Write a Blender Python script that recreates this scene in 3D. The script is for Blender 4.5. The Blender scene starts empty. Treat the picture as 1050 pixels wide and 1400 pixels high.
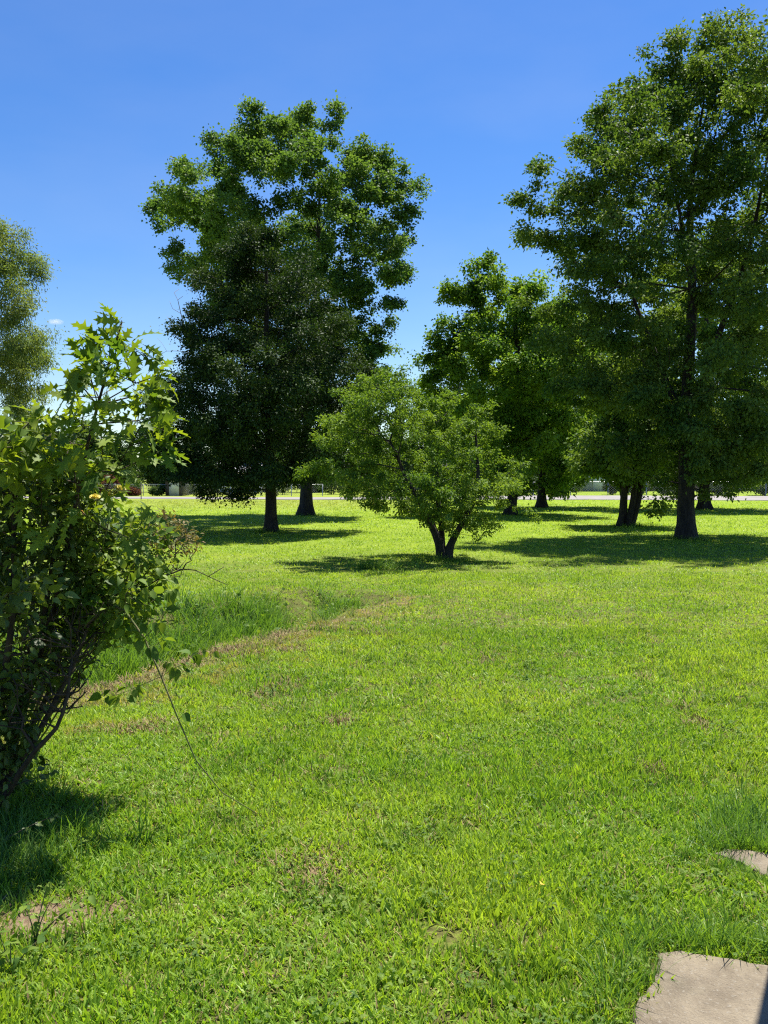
import bpy, math, random
import numpy as np
from mathutils import noise, Vector

# ------------------------------------------------------------------ camera, sky, sun, exposure
S = bpy.context.scene
COL = S.collection
EYE, PITCH, FPX = 1.7, math.atan(45 / 1210), 1210.0     # eye height, downward pitch, focal length in photo pixels
cam = bpy.data.cameras.new('camera')
cam.sensor_fit = 'VERTICAL'
cam.sensor_height = 24.0
cam.lens = 24.0 * FPX / 1400
cam.clip_start, cam.clip_end = 0.05, 20000
co = bpy.data.objects.new('camera', cam)
COL.objects.link(co)
co.location = (0, 0, EYE)
co.rotation_euler = (math.radians(90) - PITCH, 0, 0)
S.camera = co

SUN_DIR = Vector((0.21, 0.37, 1.0)).normalized()        # towards the sun: high, beyond the trees, a little right
ELEV = math.asin(SUN_DIR.z)
AZIM = math.atan2(SUN_DIR.x, SUN_DIR.y)
world = bpy.data.worlds.new('World')
S.world = world
world.use_nodes = True
wn = world.node_tree.nodes
bg = wn['Background']
sky = wn.new('ShaderNodeTexSky')
sky.sky_type = 'NISHITA'
sky.sun_disc = False
sky.sun_elevation = ELEV
sky.sun_rotation = AZIM
sky.altitude = 0
sky.air_density = 1.0
sky.dust_density = 0.3
sky.ozone_density = 3.0
hs = wn.new('ShaderNodeHueSaturation')
hs.inputs['Saturation'].default_value = 1.18
wtc = wn.new('ShaderNodeTexCoord')                        # thin uneven high haze in the sky
wmp = wn.new('ShaderNodeMapping')
wmp.inputs['Scale'].default_value = (1.6, 1.6, 4.5)
wmp.inputs['Rotation'].default_value = (0.3, 0.2, 0.6)
wnz = wn.new('ShaderNodeTexNoise')
wnz.inputs['Scale'].default_value = 1.3
wnz.inputs['Detail'].default_value = 6
wmr = wn.new('ShaderNodeMapRange')
wmr.inputs[1].default_value, wmr.inputs[2].default_value = 0.42, 0.75
wmr.inputs[3].default_value, wmr.inputs[4].default_value = 1.34, 1.2
for a_, b_ in ((wtc.outputs['Generated'], wmp.inputs[0]), (wmp.outputs[0], wnz.inputs['Vector']), (wnz.outputs[0], wmr.inputs[0]), (wmr.outputs[0], hs.inputs['Saturation'])):
    world.node_tree.links.new(a_, b_)
hs.inputs['Hue'].default_value = 0.510
hs.inputs['Value'].default_value = 0.66
world.node_tree.links.new(sky.outputs[0], hs.inputs['Color'])
world.node_tree.links.new(hs.outputs[0], bg.inputs[0])
bg.inputs[1].default_value = 0.11
sun = bpy.data.lights.new('sun', 'SUN')
sun.energy = 4.8
sun.angle = math.radians(0.53)
sun.color = (1.0, 0.95, 0.86)
so = bpy.data.objects.new('sun', sun)
COL.objects.link(so)
so.rotation_euler = SUN_DIR.to_track_quat('Z', 'Y').to_euler()

S.view_settings.view_transform = 'Standard'
S.view_settings.look = 'None'
S.view_settings.gamma = 1.0
S.view_settings.use_curve_mapping = False
S.view_settings.exposure = 1.17
S.cycles.use_denoising = False
S.cycles.pixel_filter_type = 'BLACKMAN_HARRIS'
S.cycles.filter_width = 1.2
S.cycles.max_bounces = 6
S.cycles.diffuse_bounces = 4
S.cycles.glossy_bounces = 2
S.cycles.transmission_bounces = 4
S.cycles.volume_bounces = 2
S.cycles.caustics_reflective = False
S.cycles.caustics_refractive = False

rng = np.random.default_rng(11)
random.seed(11)


# ------------------------------------------------------------------ helpers
def at(px, py, Y):
    """World point seen at photo pixel (px, py) at distance Y in front of the camera."""
    u, v = (px - 525) / FPX, (py - 700) / FPX
    cp, sp = math.cos(PITCH), math.sin(PITCH)
    ry, rz = cp - v * sp, -sp - v * cp
    t = Y / ry
    return np.array([u * t, Y, EYE + rz * t])


def smooth(a, b, x):
    t = np.clip((x - a) / (b - a), 0, 1)
    return t * t * (3 - 2 * t)


DA = np.array([-2.4, 7.29])
DD = np.array([0.442, 0.897])
DN = np.array([-0.897, 0.442])


def ditch_sn(x, y):
    return (x - DA[0]) * DD[0] + (y - DA[1]) * DD[1], (x - DA[0]) * DN[0] + (y - DA[1]) * DN[1]


def ground_z(x, y):
    """Height of the ground: flat, a shallow ditch on the left, a slight rise beyond the road on the right."""
    x, y = np.asarray(x, float), np.asarray(y, float)
    s, n = ditch_sn(x, y)
    n = n + 0.07 * np.sin(s * 2.3) + 0.05 * np.sin(s * 5.1 + 1)
    depth = 0.31 * (1 - smooth(5.3, 6.5, s)) * smooth(-8, -5, s)
    prof = smooth(-0.05, 0.28, n) * (1 - smooth(0.75, 1.7, n))
    z = -depth * prof + 0.16 * (1 - smooth(5.3, 6.5, s)) * smooth(-8, -5, s) * smooth(0.6, 1.5, n) * (1 - smooth(1.6, 3.4, n))
    z = z + 0.012 * np.sin(x * 1.7 + y * 0.9) * np.sin(y * 1.3 - x * 0.4)
    z = z + 0.35 * smooth(62, 85, y + 0.23 * x) * smooth(-12, 20, x)
    return z


def empty(name, loc, label=None, cat=None, group=None):
    o = bpy.data.objects.new(name, None)
    COL.objects.link(o)
    o.location = loc
    o.empty_display_size = 0.2
    tag(o, label, cat, group)
    return o


def tag(o, label=None, cat=None, group=None, kind=None):
    if label: o['label'] = label
    if cat: o['category'] = cat
    if group: o['group'] = group
    if kind: o['kind'] = kind
    return o


def mesh_np(name, verts, faces, mat, parent=None, origin=None, smooth_shade=False):
    """faces: list of (F,k) integer arrays."""
    verts = np.asarray(verts, np.float32)
    if origin is not None:
        verts = verts - np.asarray(origin, np.float32)
    me = bpy.data.meshes.new(name)
    me.vertices.add(len(verts))
    me.vertices.foreach_set('co', verts.ravel())
    fl = [np.asarray(f, np.int32) for f in faces if len(f)]
    loops = np.concatenate([f.ravel() for f in fl])
    tot = np.concatenate([np.full(len(f), f.shape[1], np.int32) for f in fl])
    start = np.concatenate([[0], np.cumsum(tot)[:-1]]).astype(np.int32)
    me.loops.add(len(loops))
    me.loops.foreach_set('vertex_index', loops)
    me.polygons.add(len(tot))
    me.polygons.foreach_set('loop_start', start)
    me.polygons.foreach_set('loop_total', tot)
    if smooth_shade:
        me.polygons.foreach_set('use_smooth', np.ones(len(tot), bool))
    me.update(calc_edges=True)
    me.validate()
    if mat: me.materials.append(mat)
    o = bpy.data.objects.new(name, me)
    COL.objects.link(o)
    if parent is not None:
        o.parent = parent
    elif origin is not None:
        o.location = origin
    return o


class MB:
    """Collects boxes, tubes and polygons into one mesh."""
    def __init__(s):
        s.v, s.f, s.n = [], {}, 0

    def add(s, verts, faces):
        verts = np.asarray(verts, float)
        s.v.append(verts)
        for f in faces:
            s.f.setdefault(len(f), []).append([i + s.n for i in f])
        s.n += len(verts)

    def box(s, lo, hi):
        x0, y0, z0 = lo
        x1, y1, z1 = hi
        s.add([(x0, y0, z0), (x1, y0, z0), (x1, y1, z0), (x0, y1, z0), (x0, y0, z1), (x1, y0, z1), (x1, y1, z1), (x0, y1, z1)],
              [(0, 3, 2, 1), (4, 5, 6, 7), (0, 1, 5, 4), (1, 2, 6, 5), (2, 3, 7, 6), (3, 0, 4, 7)])

    def tube(s, pts, rad, k=6, cap=True):
        pts = np.asarray(pts, float)
        n = len(pts)
        rad = np.broadcast_to(np.asarray(rad, float), (n,))
        t = np.gradient(pts, axis=0)
        t /= np.linalg.norm(t, axis=1)[:, None] + 1e-9
        m = t.mean(0)
        ref = np.array([0, 0, 1.0]) if abs(m[2]) < 0.75 * np.linalg.norm(m) else np.array([1.0, 0.13, 0])
        a = np.cross(t, ref)
        a /= np.linalg.norm(a, axis=1)[:, None] + 1e-9
        b = np.cross(t, a)
        th = np.linspace(0, 2 * math.pi, k, endpoint=False)
        ring = pts[:, None] + rad[:, None, None] * (np.cos(th)[None, :, None] * a[:, None] + np.sin(th)[None, :, None] * b[:, None])
        i = np.arange(n - 1)[:, None] * k
        j = np.arange(k)[None]
        q = np.stack([i + j, i + (j + 1) % k, i + k + (j + 1) % k, i + k + j], -1).reshape(-1, 4)
        s.v.append(ring.reshape(-1, 3))
        s.f.setdefault(4, []).extend((q + s.n).tolist())
        if cap:
            s.f.setdefault(k, []).append([s.n + (n - 1) * k + x for x in range(k)])
        s.n += n * k

    def build(s, name, mat, parent=None, origin=None, smooth_shade=False):
        return mesh_np(name, np.concatenate(s.v), [np.array(f) for f in s.f.values()], mat, parent, origin, smooth_shade)


# ------------------------------------------------------------------ materials
def new_mat(name):
    m = bpy.data.materials.new(name)
    m.use_nodes = True
    return m, m.node_tree.nodes, m.node_tree.links


def mixrgb(nt, fac, a, b, mode='MIX'):
    n = nt.nodes.new('ShaderNodeMix')
    n.data_type = 'RGBA'
    n.blend_type = mode
    for key, val in ((0, fac), (6, a), (7, b)):
        if isinstance(val, bpy.types.NodeSocket): nt.links.new(val, n.inputs[key])
        elif key == 0: n.inputs[0].default_value = val
        else: n.inputs[key].default_value = (*val, 1)
    return n.outputs[2]


def math_n(nt, op, a, b=None, c=None, clamp=False):
    n = nt.nodes.new('ShaderNodeMath')
    n.operation = op
    n.use_clamp = clamp
    for i, v in enumerate((a, b, c)):
        if v is None: continue
        if isinstance(v, bpy.types.NodeSocket): nt.links.new(v, n.inputs[i])
        else: n.inputs[i].default_value = v
    return n.outputs[0]


def noise_n(nt, vec, scale, detail=3, rough=0.55):
    n = nt.nodes.new('ShaderNodeTexNoise')
    n.inputs['Scale'].default_value = scale
    n.inputs['Detail'].default_value = detail
    n.inputs['Roughness'].default_value = rough
    if vec is not None: nt.links.new(vec, n.inputs['Vector'])
    return n.outputs[0]


def ramp(nt, fac, lo, hi):
    n = nt.nodes.new('ShaderNodeMapRange')
    n.interpolation_type = 'SMOOTHSTEP'
    n.inputs[1].default_value, n.inputs[2].default_value = lo, hi
    nt.links.new(fac, n.inputs[0])
    return n.outputs[0]


def leaf_mat(name, dark, mid, light, trans=0.35, rough=0.42, tint=None, patch=0.6, spec=0.12):
    """Foliage: colour varies from leaf to leaf and from spray to spray, light passes through the blade."""
    m, N, L = new_mat(name)
    nt = m.node_tree
    p = N['Principled BSDF']
    geo = N.new('ShaderNodeNewGeometry')
    r = geo.outputs['Random Per Island']
    c = mixrgb(nt, ramp(nt, r, 0.0, 0.55), dark, mid)
    c = mixrgb(nt, ramp(nt, r, 0.72, 1.0), c, light)
    nz = noise_n(nt, geo.outputs['Position'], patch, 2)
    c = mixrgb(nt, ramp(nt, nz, 0.35, 0.7), c, light if tint is None else tint)
    c2 = mixrgb(nt, 0.45, geo_mix(nt, c), c)
    L.new(c2, p.inputs['Base Color'])
    p.inputs['Roughness'].default_value = rough + 0.18
    p.inputs['Specular IOR Level'].default_value = spec
    t = N.new('ShaderNodeBsdfTranslucent')
    tc = mixrgb(nt, 1.0, c, (1.25, 1.2, 0.45), 'MULTIPLY')
    L.new(tc, t.inputs['Color'])
    mx = N.new('ShaderNodeMixShader')
    mx.inputs[0].default_value = trans
    L.new(p.outputs[0], mx.inputs[1])
    L.new(t.outputs[0], mx.inputs[2])
    L.new(mx.outputs[0], N['Material Output'].inputs['Surface'])
    return m


def geo_mix(nt, c):
    return mixrgb(nt, 1.0, c, (0.8, 0.85, 0.9), 'MULTIPLY')


def bark_mat(name, a, b, scale=14):
    m, N, L = new_mat(name)
    nt = m.node_tree
    p = N['Principled BSDF']
    tc = N.new('ShaderNodeTexCoord')
    mp = N.new('ShaderNodeMapping')
    mp.inputs['Scale'].default_value = (1, 1, 0.22)
    L.new(tc.outputs['Object'], mp.inputs[0])
    f = noise_n(nt, mp.outputs[0], scale, 6, 0.65)
    L.new(mixrgb(nt, ramp(nt, f, 0.35, 0.65), a, b), p.inputs['Base Color'])
    p.inputs['Roughness'].default_value = 0.9
    bp = N.new('ShaderNodeBump')
    bp.inputs['Strength'].default_value = 0.7
    bp.inputs['Distance'].default_value = 0.04
    L.new(f, bp.inputs['Height'])
    L.new(bp.outputs[0], p.inputs['Normal'])
    return m


def plain_mat(name, a, b=None, scale=5, rough=0.7, metal=0.0, bump=0.0, detail=5):
    m, N, L = new_mat(name)
    nt = m.node_tree
    p = N['Principled BSDF']
    tc = N.new('ShaderNodeTexCoord')
    f = noise_n(nt, tc.outputs['Object'], scale, detail, 0.6)
    b = b or tuple(x * 0.8 for x in a)
    L.new(mixrgb(nt, ramp(nt, f, 0.3, 0.7), a, b), p.inputs['Base Color'])
    p.inputs['Roughness'].default_value = rough
    p.inputs['Metallic'].default_value = metal
    if bump:
        bp = N.new('ShaderNodeBump')
        bp.inputs['Strength'].default_value = bump
        bp.inputs['Distance'].default_value = 0.01
        L.new(f, bp.inputs['Height'])
        L.new(bp.outputs[0], p.inputs['Normal'])
    return m


def lawn_tint(nt, green, lime, dry, deep):
    """Turf colour by place: lime and deep patches, dry thatch along the ditch lip and in scattered spots."""
    geo = nt.nodes.new('ShaderNodeNewGeometry')
    pos = geo.outputs['Position']
    n1 = noise_n(nt, pos, 0.42, 3)
    n2 = noise_n(nt, pos, 1.9, 4, 0.6)
    n3 = noise_n(nt, pos, 0.16, 2)
    c = mixrgb(nt, ramp(nt, n1, 0.38, 0.66), green, lime)
    c = mixrgb(nt, math_n(nt, 'MULTIPLY', ramp(nt, n2, 0.50, 0.70), 0.75), c, deep)
    c = mixrgb(nt, math_n(nt, 'MULTIPLY', ramp(nt, n3, 0.52, 0.68), 0.3), c, deep)
    sep = nt.nodes.new('ShaderNodeSeparateXYZ')
    nt.links.new(pos, sep.inputs[0])
    X, Y = sep.outputs[0], sep.outputs[1]
    # farther lawn is a little yellower, as mown turf in full seed
    c = mixrgb(nt, math_n(nt, 'MULTIPLY', ramp(nt, Y, 6, 24), 0.55), c, lime)
    # signed distance from the ditch lip
    nn = math_n(nt, 'ADD', math_n(nt, 'MULTIPLY', math_n(nt, 'ADD', X, 2.4), -0.897),
                math_n(nt, 'MULTIPLY', math_n(nt, 'SUBTRACT', Y, 7.29), 0.442))
    ss = math_n(nt, 'ADD', math_n(nt, 'MULTIPLY', math_n(nt, 'ADD', X, 2.4), 0.442),
                math_n(nt, 'MULTIPLY', math_n(nt, 'SUBTRACT', Y, 7.29), 0.897))
    near = ramp(nt, nn, -2.3, -0.1)
    far = math_n(nt, 'SUBTRACT', 1.0, ramp(nt, nn, 0.0, 0.5))
    along = math_n(nt, 'MULTIPLY', ramp(nt, ss, -4, -1), math_n(nt, 'SUBTRACT', 1.0, ramp(nt, ss, 5.0, 8.0)))
    band = math_n(nt, 'MULTIPLY', math_n(nt, 'MULTIPLY', near, far), along)
    n4 = noise_n(nt, pos, 2.6, 5, 0.7)
    thr = math_n(nt, 'SUBTRACT', 0.68, math_n(nt, 'MULTIPLY', band, 0.24))
    d = math_n(nt, 'MULTIPLY', math_n(nt, 'SUBTRACT', n4, thr), 9.0, clamp=True)
    c = mixrgb(nt, math_n(nt, 'MULTIPLY', d, 0.8), c, dry)
    n5 = noise_n(nt, pos, 1.3, 3, 0.6)
    lipm = math_n(nt, 'MULTIPLY', math_n(nt, 'MULTIPLY', ramp(nt, nn, -0.4, -0.05), math_n(nt, 'SUBTRACT', 1.0, ramp(nt, nn, 0.2, 0.55))),
                  math_n(nt, 'MULTIPLY', ramp(nt, ss, -5, -3), math_n(nt, 'SUBTRACT', 1.0, ramp(nt, ss, 5.6, 6.6))))
    d = math_n(nt, 'MAXIMUM', d, math_n(nt, 'MULTIPLY', lipm, ramp(nt, n4, 0.3, 0.5)))
    c = mixrgb(nt, math_n(nt, 'MULTIPLY', lipm, math_n(nt, 'MULTIPLY', ramp(nt, n4, 0.36, 0.56), ramp(nt, n5, 0.40, 0.6))), c, dry)
    # dry pale zone far down the lawn before the road
    fz = math_n(nt, 'MULTIPLY', ramp(nt, Y, 40, 62), math_n(nt, 'SUBTRACT', 1.0, ramp(nt, X, -6, 10)))
    c = mixrgb(nt, math_n(nt, 'MULTIPLY', fz, 0.5), c, dry)
    return c, d, geo, n3


def grass_mat(name, green, lime, dry, deep, trans=0.45, rough=0.5, vary=1.0):
    m, N, L = new_mat(name)
    nt = m.node_tree
    p = N['Principled BSDF']
    c, d, geo, n3 = lawn_tint(nt, green, lime, dry, deep)
    r = geo.outputs['Random Per Island']
    oi = N.new('ShaderNodeObjectInfo')
    c = mixrgb(nt, math_n(nt, 'MULTIPLY', ramp(nt, r, 0.0, 1.0), 0.55 * vary), c, deep)
    c = mixrgb(nt, math_n(nt, 'MULTIPLY', ramp(nt, r, 0.86, 0.97), 0.6 * vary), c, lime)
    c = mixrgb(nt, math_n(nt, 'MULTIPLY', ramp(nt, oi.outputs['Random'], 0.4, 1.0), 0.35 * vary), c, lime)
    c = mixrgb(nt, math_n(nt, 'MULTIPLY', ramp(nt, r, 0.955, 0.965), 0.75), c, dry)
    L.new(c, p.inputs['Base Color'])
    p.inputs['Roughness'].default_value = rough
    p.inputs['Specular IOR Level'].default_value = 0.35
    t = N.new('ShaderNodeBsdfTranslucent')
    L.new(mixrgb(nt, 1.0, c, (1.2, 1.15, 0.5), 'MULTIPLY'), t.inputs['Color'])
    mx = N.new('ShaderNodeMixShader')
    mx.inputs[0].default_value = trans
    L.new(p.outputs[0], mx.inputs[1])
    L.new(t.outputs[0], mx.inputs[2])
    L.new(mx.outputs[0], N['Material Output'].inputs['Surface'])
    return m


GREEN, LIME, DRY, DEEP = (0.215, 0.385, 0.03), (0.385, 0.525, 0.05), (0.40, 0.31, 0.14), (0.085, 0.19, 0.022)
M = {}
M['turf'] = grass_mat('turf_blade', GREEN, LIME, DRY, DEEP)
M['tall'] = grass_mat('tall_blade', (0.12, 0.25, 0.035), (0.20, 0.34, 0.04), (0.32, 0.28, 0.11), (0.055, 0.14, 0.025))
M['thatch'] = plain_mat('thatch', (0.34, 0.25, 0.12), (0.20, 0.13, 0.06), 30, 0.9)


def ground_mat():
    m, N, L = new_mat('ground')
    nt = m.node_tree
    p = N['Principled BSDF']
    c, d, geo, n3 = lawn_tint(nt, (0.10, 0.17, 0.02), (0.20, 0.27, 0.025), (0.25, 0.165, 0.09), (0.05, 0.09, 0.018))
    pos = geo.outputs['Position']
    sep = N.new('ShaderNodeSeparateXYZ')
    L.new(pos, sep.inputs[0])
    fine = noise_n(nt, pos, 38, 5, 0.7)
    soil = mixrgb(nt, ramp(nt, fine, 0.3, 0.7), (0.05, 0.048, 0.018), (0.15, 0.125, 0.05))
    nearness = math_n(nt, 'SUBTRACT', 1.0, ramp(nt, sep.outputs[1], 9, 26))
    c = mixrgb(nt, math_n(nt, 'MULTIPLY', ramp(nt, noise_n(nt, pos, 7, 4, 0.6), 0.3, 0.55), math_n(nt, 'MULTIPLY', nearness, 0.9)), c, soil)
    ex = math_n(nt, 'MULTIPLY', math_n(nt, 'ADD', sep.outputs[0], 1.30), 2.6)
    ey = math_n(nt, 'MULTIPLY', math_n(nt, 'SUBTRACT', sep.outputs[1], 3.42), 4.2)
    er = math_n(nt, 'ADD', math_n(nt, 'ADD', math_n(nt, 'MULTIPLY', ex, ex), math_n(nt, 'MULTIPLY', ey, ey)), math_n(nt, 'MULTIPLY', noise_n(nt, pos, 9, 4, 0.7), 0.8))
    bare = mixrgb(nt, ramp(nt, fine, 0.3, 0.7), (0.12, 0.082, 0.05), (0.27, 0.20, 0.125))
    c = mixrgb(nt, math_n(nt, 'SUBTRACT', 1.0, ramp(nt, er, 0.75, 1.5)), c, bare)
    far = mixrgb(nt, ramp(nt, noise_n(nt, pos, 2.4, 6, 0.75), 0.35, 0.65), (0.15, 0.235, 0.022), (0.27, 0.34, 0.03))
    c = mixrgb(nt, math_n(nt, 'MULTIPLY', ramp(nt, sep.outputs[1], 14, 45), 0.7), c, far)
    L.new(c, p.inputs['Base Color'])
    p.inputs['Roughness'].default_value = 0.95
    p.inputs['Specular IOR Level'].default_value = 0.1
    bp = N.new('ShaderNodeBump')
    bp.inputs['Strength'].default_value = 0.8
    bp.inputs['Distance'].default_value = 0.03
    L.new(fine, bp.inputs['Height'])
    L.new(bp.outputs[0], p.inputs['Normal'])
    return m


M['ground'] = ground_mat()
M['bark'] = bark_mat('bark_dark', (0.012, 0.009, 0.007), (0.036, 0.029, 0.023))
M['bark_grey'] = bark_mat('bark_grey', (0.09, 0.08, 0.068), (0.22, 0.20, 0.17), 10)
M['twig'] = bark_mat('twig', (0.026, 0.018, 0.012), (0.07, 0.048, 0.03), 30)
M['stem_green'] = bark_mat('stem_green', (0.10, 0.13, 0.03), (0.19, 0.16, 0.07), 30)
M['dead'] = bark_mat('dead_wood', (0.16, 0.14, 0.12), (0.28, 0.25, 0.22), 20)

# ------------------------------------------------------------------ ground, road
def graded(lo, hi, fine_lo, fine_hi, step, grow_f=1.18):
    a = list(np.arange(fine_lo, fine_hi, step))
    s, x = step, a[-1]
    while x < hi:
        s *= grow_f
        x += s
        a.append(min(x, hi))
    s, x = step, a[0]
    b = []
    while x > lo:
        s *= grow_f
        x -= s
        b.append(max(x, lo))
    return np.array(b[::-1] + a)


gx = graded(-900, 900, -5, 5, 0.09)
gy = graded(-60, 1500, 2, 16, 0.09)
X, Y = np.meshgrid(gx, gy)
Z = ground_z(X, Y)
nx, ny = len(gx), len(gy)
ii = (np.arange(ny - 1)[:, None] * nx + np.arange(nx - 1)[None]).ravel()
tag(mesh_np('ground', np.stack([X.ravel(), Y.ravel(), Z.ravel()], 1), [np.stack([ii, ii + 1, ii + nx + 1, ii + nx], 1)], M['ground'], smooth_shade=True), kind='structure')

M['road'] = plain_mat('concrete_road', (0.235, 0.213, 0.198), (0.185, 0.168, 0.155), 0.8, 0.85)
xs = np.linspace(-140, 140, 141)
rows_ = []
for off in np.linspace(71, 79.0, 12):
    yy = off - 0.23 * xs
    rows_.append(np.stack([xs, yy, ground_z(xs, yy) + 0.03], 1))
rv = np.concatenate(rows_)
ii = (np.arange(11)[:, None] * 141 + np.arange(140)[None]).ravel()
tag(mesh_np('road', rv, [np.stack([ii, ii + 1, ii + 142, ii + 141], 1)], M['road'], smooth_shade=True), kind='structure')

# a small fair-weather cloud far away
cm, cn, cl = new_mat('cloud')
cn.remove(cn['Principled BSDF'])
pv = cn.new('ShaderNodeVolumePrincipled')
pv.inputs['Color'].default_value = (0.98, 0.98, 0.98, 1)
tc = cn.new('ShaderNodeTexCoord')
nz = noise_n(cm.node_tree, tc.outputs['Object'], 0.05, 4)
ln = cn.new('ShaderNodeVectorMath'); ln.operation = 'LENGTH'
vs = cn.new('ShaderNodeVectorMath'); vs.operation = 'MULTIPLY'
vs.inputs[1].default_value = (1 / 42, 1 / 30, 1 / 15)
cl.new(tc.outputs['Object'], vs.inputs[0]); cl.new(vs.outputs[0], ln.inputs[0])
edge = math_n(cm.node_tree, 'SUBTRACT', 1.0, ln.outputs['Value'])
den = math_n(cm.node_tree, 'MULTIPLY', math_n(cm.node_tree, 'MULTIPLY', edge, nz, clamp=True), 0.05)
cl.new(den, pv.inputs['Density'])
cl.new(pv.outputs[0], cn['Material Output'].inputs['Volume'])
th, ph = np.meshgrid(np.linspace(0, 2 * math.pi, 24, endpoint=False), np.linspace(0.02, math.pi - 0.02, 12))
sv = np.stack([42 * np.cos(th) * np.sin(ph), 30 * np.sin(th) * np.sin(ph), 15 * np.cos(ph)], -1).reshape(-1, 3)
fs = [[i * 24 + j, (i + 1) * 24 + j, (i + 1) * 24 + (j + 1) % 24, i * 24 + (j + 1) % 24] for i in range(11) for j in range(24)]
cc = at(76, 440, 4000)
o = mesh_np('cloud', sv + cc, [np.array(fs)], cm, origin=cc)
tag(o, kind='structure')

# ------------------------------------------------------------------ concrete slabs
def concrete_mat():
    m, N, L = new_mat('old_concrete')
    nt = m.node_tree
    p = N['Principled BSDF']
    tc = N.new('ShaderNodeTexCoord')
    o = tc.outputs['Object']
    a = noise_n(nt, o, 5.5, 8, 0.75)
    b = noise_n(nt, o, 60, 4, 0.7)
    g = noise_n(nt, o, 160, 2, 0.5)
    c = mixrgb(nt, ramp(nt, a, 0.32, 0.68), (0.225, 0.185, 0.125), (0.125, 0.098, 0.064))
    c = mixrgb(nt, ramp(nt, b, 0.55, 0.7), c, (0.23, 0.205, 0.16))
    c = mixrgb(nt, math_n(nt, 'MULTIPLY', ramp(nt, g, 0.6, 0.75), 0.6), c, (0.11, 0.09, 0.07))
    st = noise_n(nt, o, 1.7, 4, 0.7)
    c = mixrgb(nt, math_n(nt, 'MULTIPLY', ramp(nt, st, 0.5, 0.72), 0.55), c, (0.085, 0.08, 0.05))
    L.new(c, p.inputs['Base Color'])
    p.inputs['Roughness'].default_value = 0.9
    bp = N.new('ShaderNodeBump')
    bp.inputs['Strength'].default_value = 0.9
    bp.inputs['Distance'].default_value = 0.006
    L.new(math_n(nt, 'ADD', b, g), bp.inputs['Height'])
    L.new(bp.outputs[0], p.inputs['Normal'])
    return m


M['concrete'] = concrete_mat()


def slab(poly, z, label):
    poly = np.array(poly, float)
    c = poly.mean(0)
    out = []
    for i in range(len(poly)):                      # ragged edge
        a, b = poly[i], poly[(i + 1) % len(poly)]
        k = max(2, int(np.linalg.norm(b - a) / 0.03))
        for t in np.arange(k) / k:
            q = a + (b - a) * t
            j = noise.noise(Vector((q[0] * 9, q[1] * 9, 3.3))) * 0.03 + noise.noise(Vector((q[0] * 30, q[1] * 30, 7))) * 0.016
            out.append(q + (q - c) / np.linalg.norm(q - c) * j)
    out = np.array(out)
    n = len(out)
    vs, fs = [], []
    rings = [(1.0, -0.06), (1.0, z - 0.014), (0.988, z - 0.003), (0.97, z), (0.5, z + 0.002)]
    for sc, zz in rings:
        for q in out:
            p = c + (q - c) * sc
            vs.append((p[0], p[1], zz + (0.004 * noise.noise(Vector((p[0] * 7, p[1] * 7, 0))) if sc < 0.99 else 0)))
    for r in range(len(rings) - 1):
        for i in range(n):
            fs.append([r * n + i, r * n + (i + 1) % n, (r + 1) * n + (i + 1) % n, (r + 1) * n + i])
    vs.append((c[0], c[1], z + 0.002))
    tri = [[(len(rings) - 1) * n + i, (len(rings) - 1) * n + (i + 1) % n, len(vs) - 1] for i in range(n)]
    o = mesh_np('concrete_slab', vs, [np.array(fs), np.array(tri)], M['concrete'], origin=(c[0], c[1], 0), smooth_shade=True)
    tag(o, label, 'slab', 'old concrete slabs in the grass')
    return out


SLABS = [
    slab([(0.97, 3.06), (1.05, 3.075), (1.32, 2.99), (2.1, 2.72), (1.9, 2.1), (0.62, 2.35), (0.80, 2.74)], 0.032, 'large grey concrete slab corner with grass blades over its left edge'),
    slab([(1.49, 3.93), (1.55, 3.97), (1.75, 3.93), (2.1, 3.9), (2.1, 3.62), (1.74, 3.66), (1.62, 3.72), (1.58, 3.83)], 0.018, 'small pale concrete slab piece half sunk in the tall grass'),
]

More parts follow.
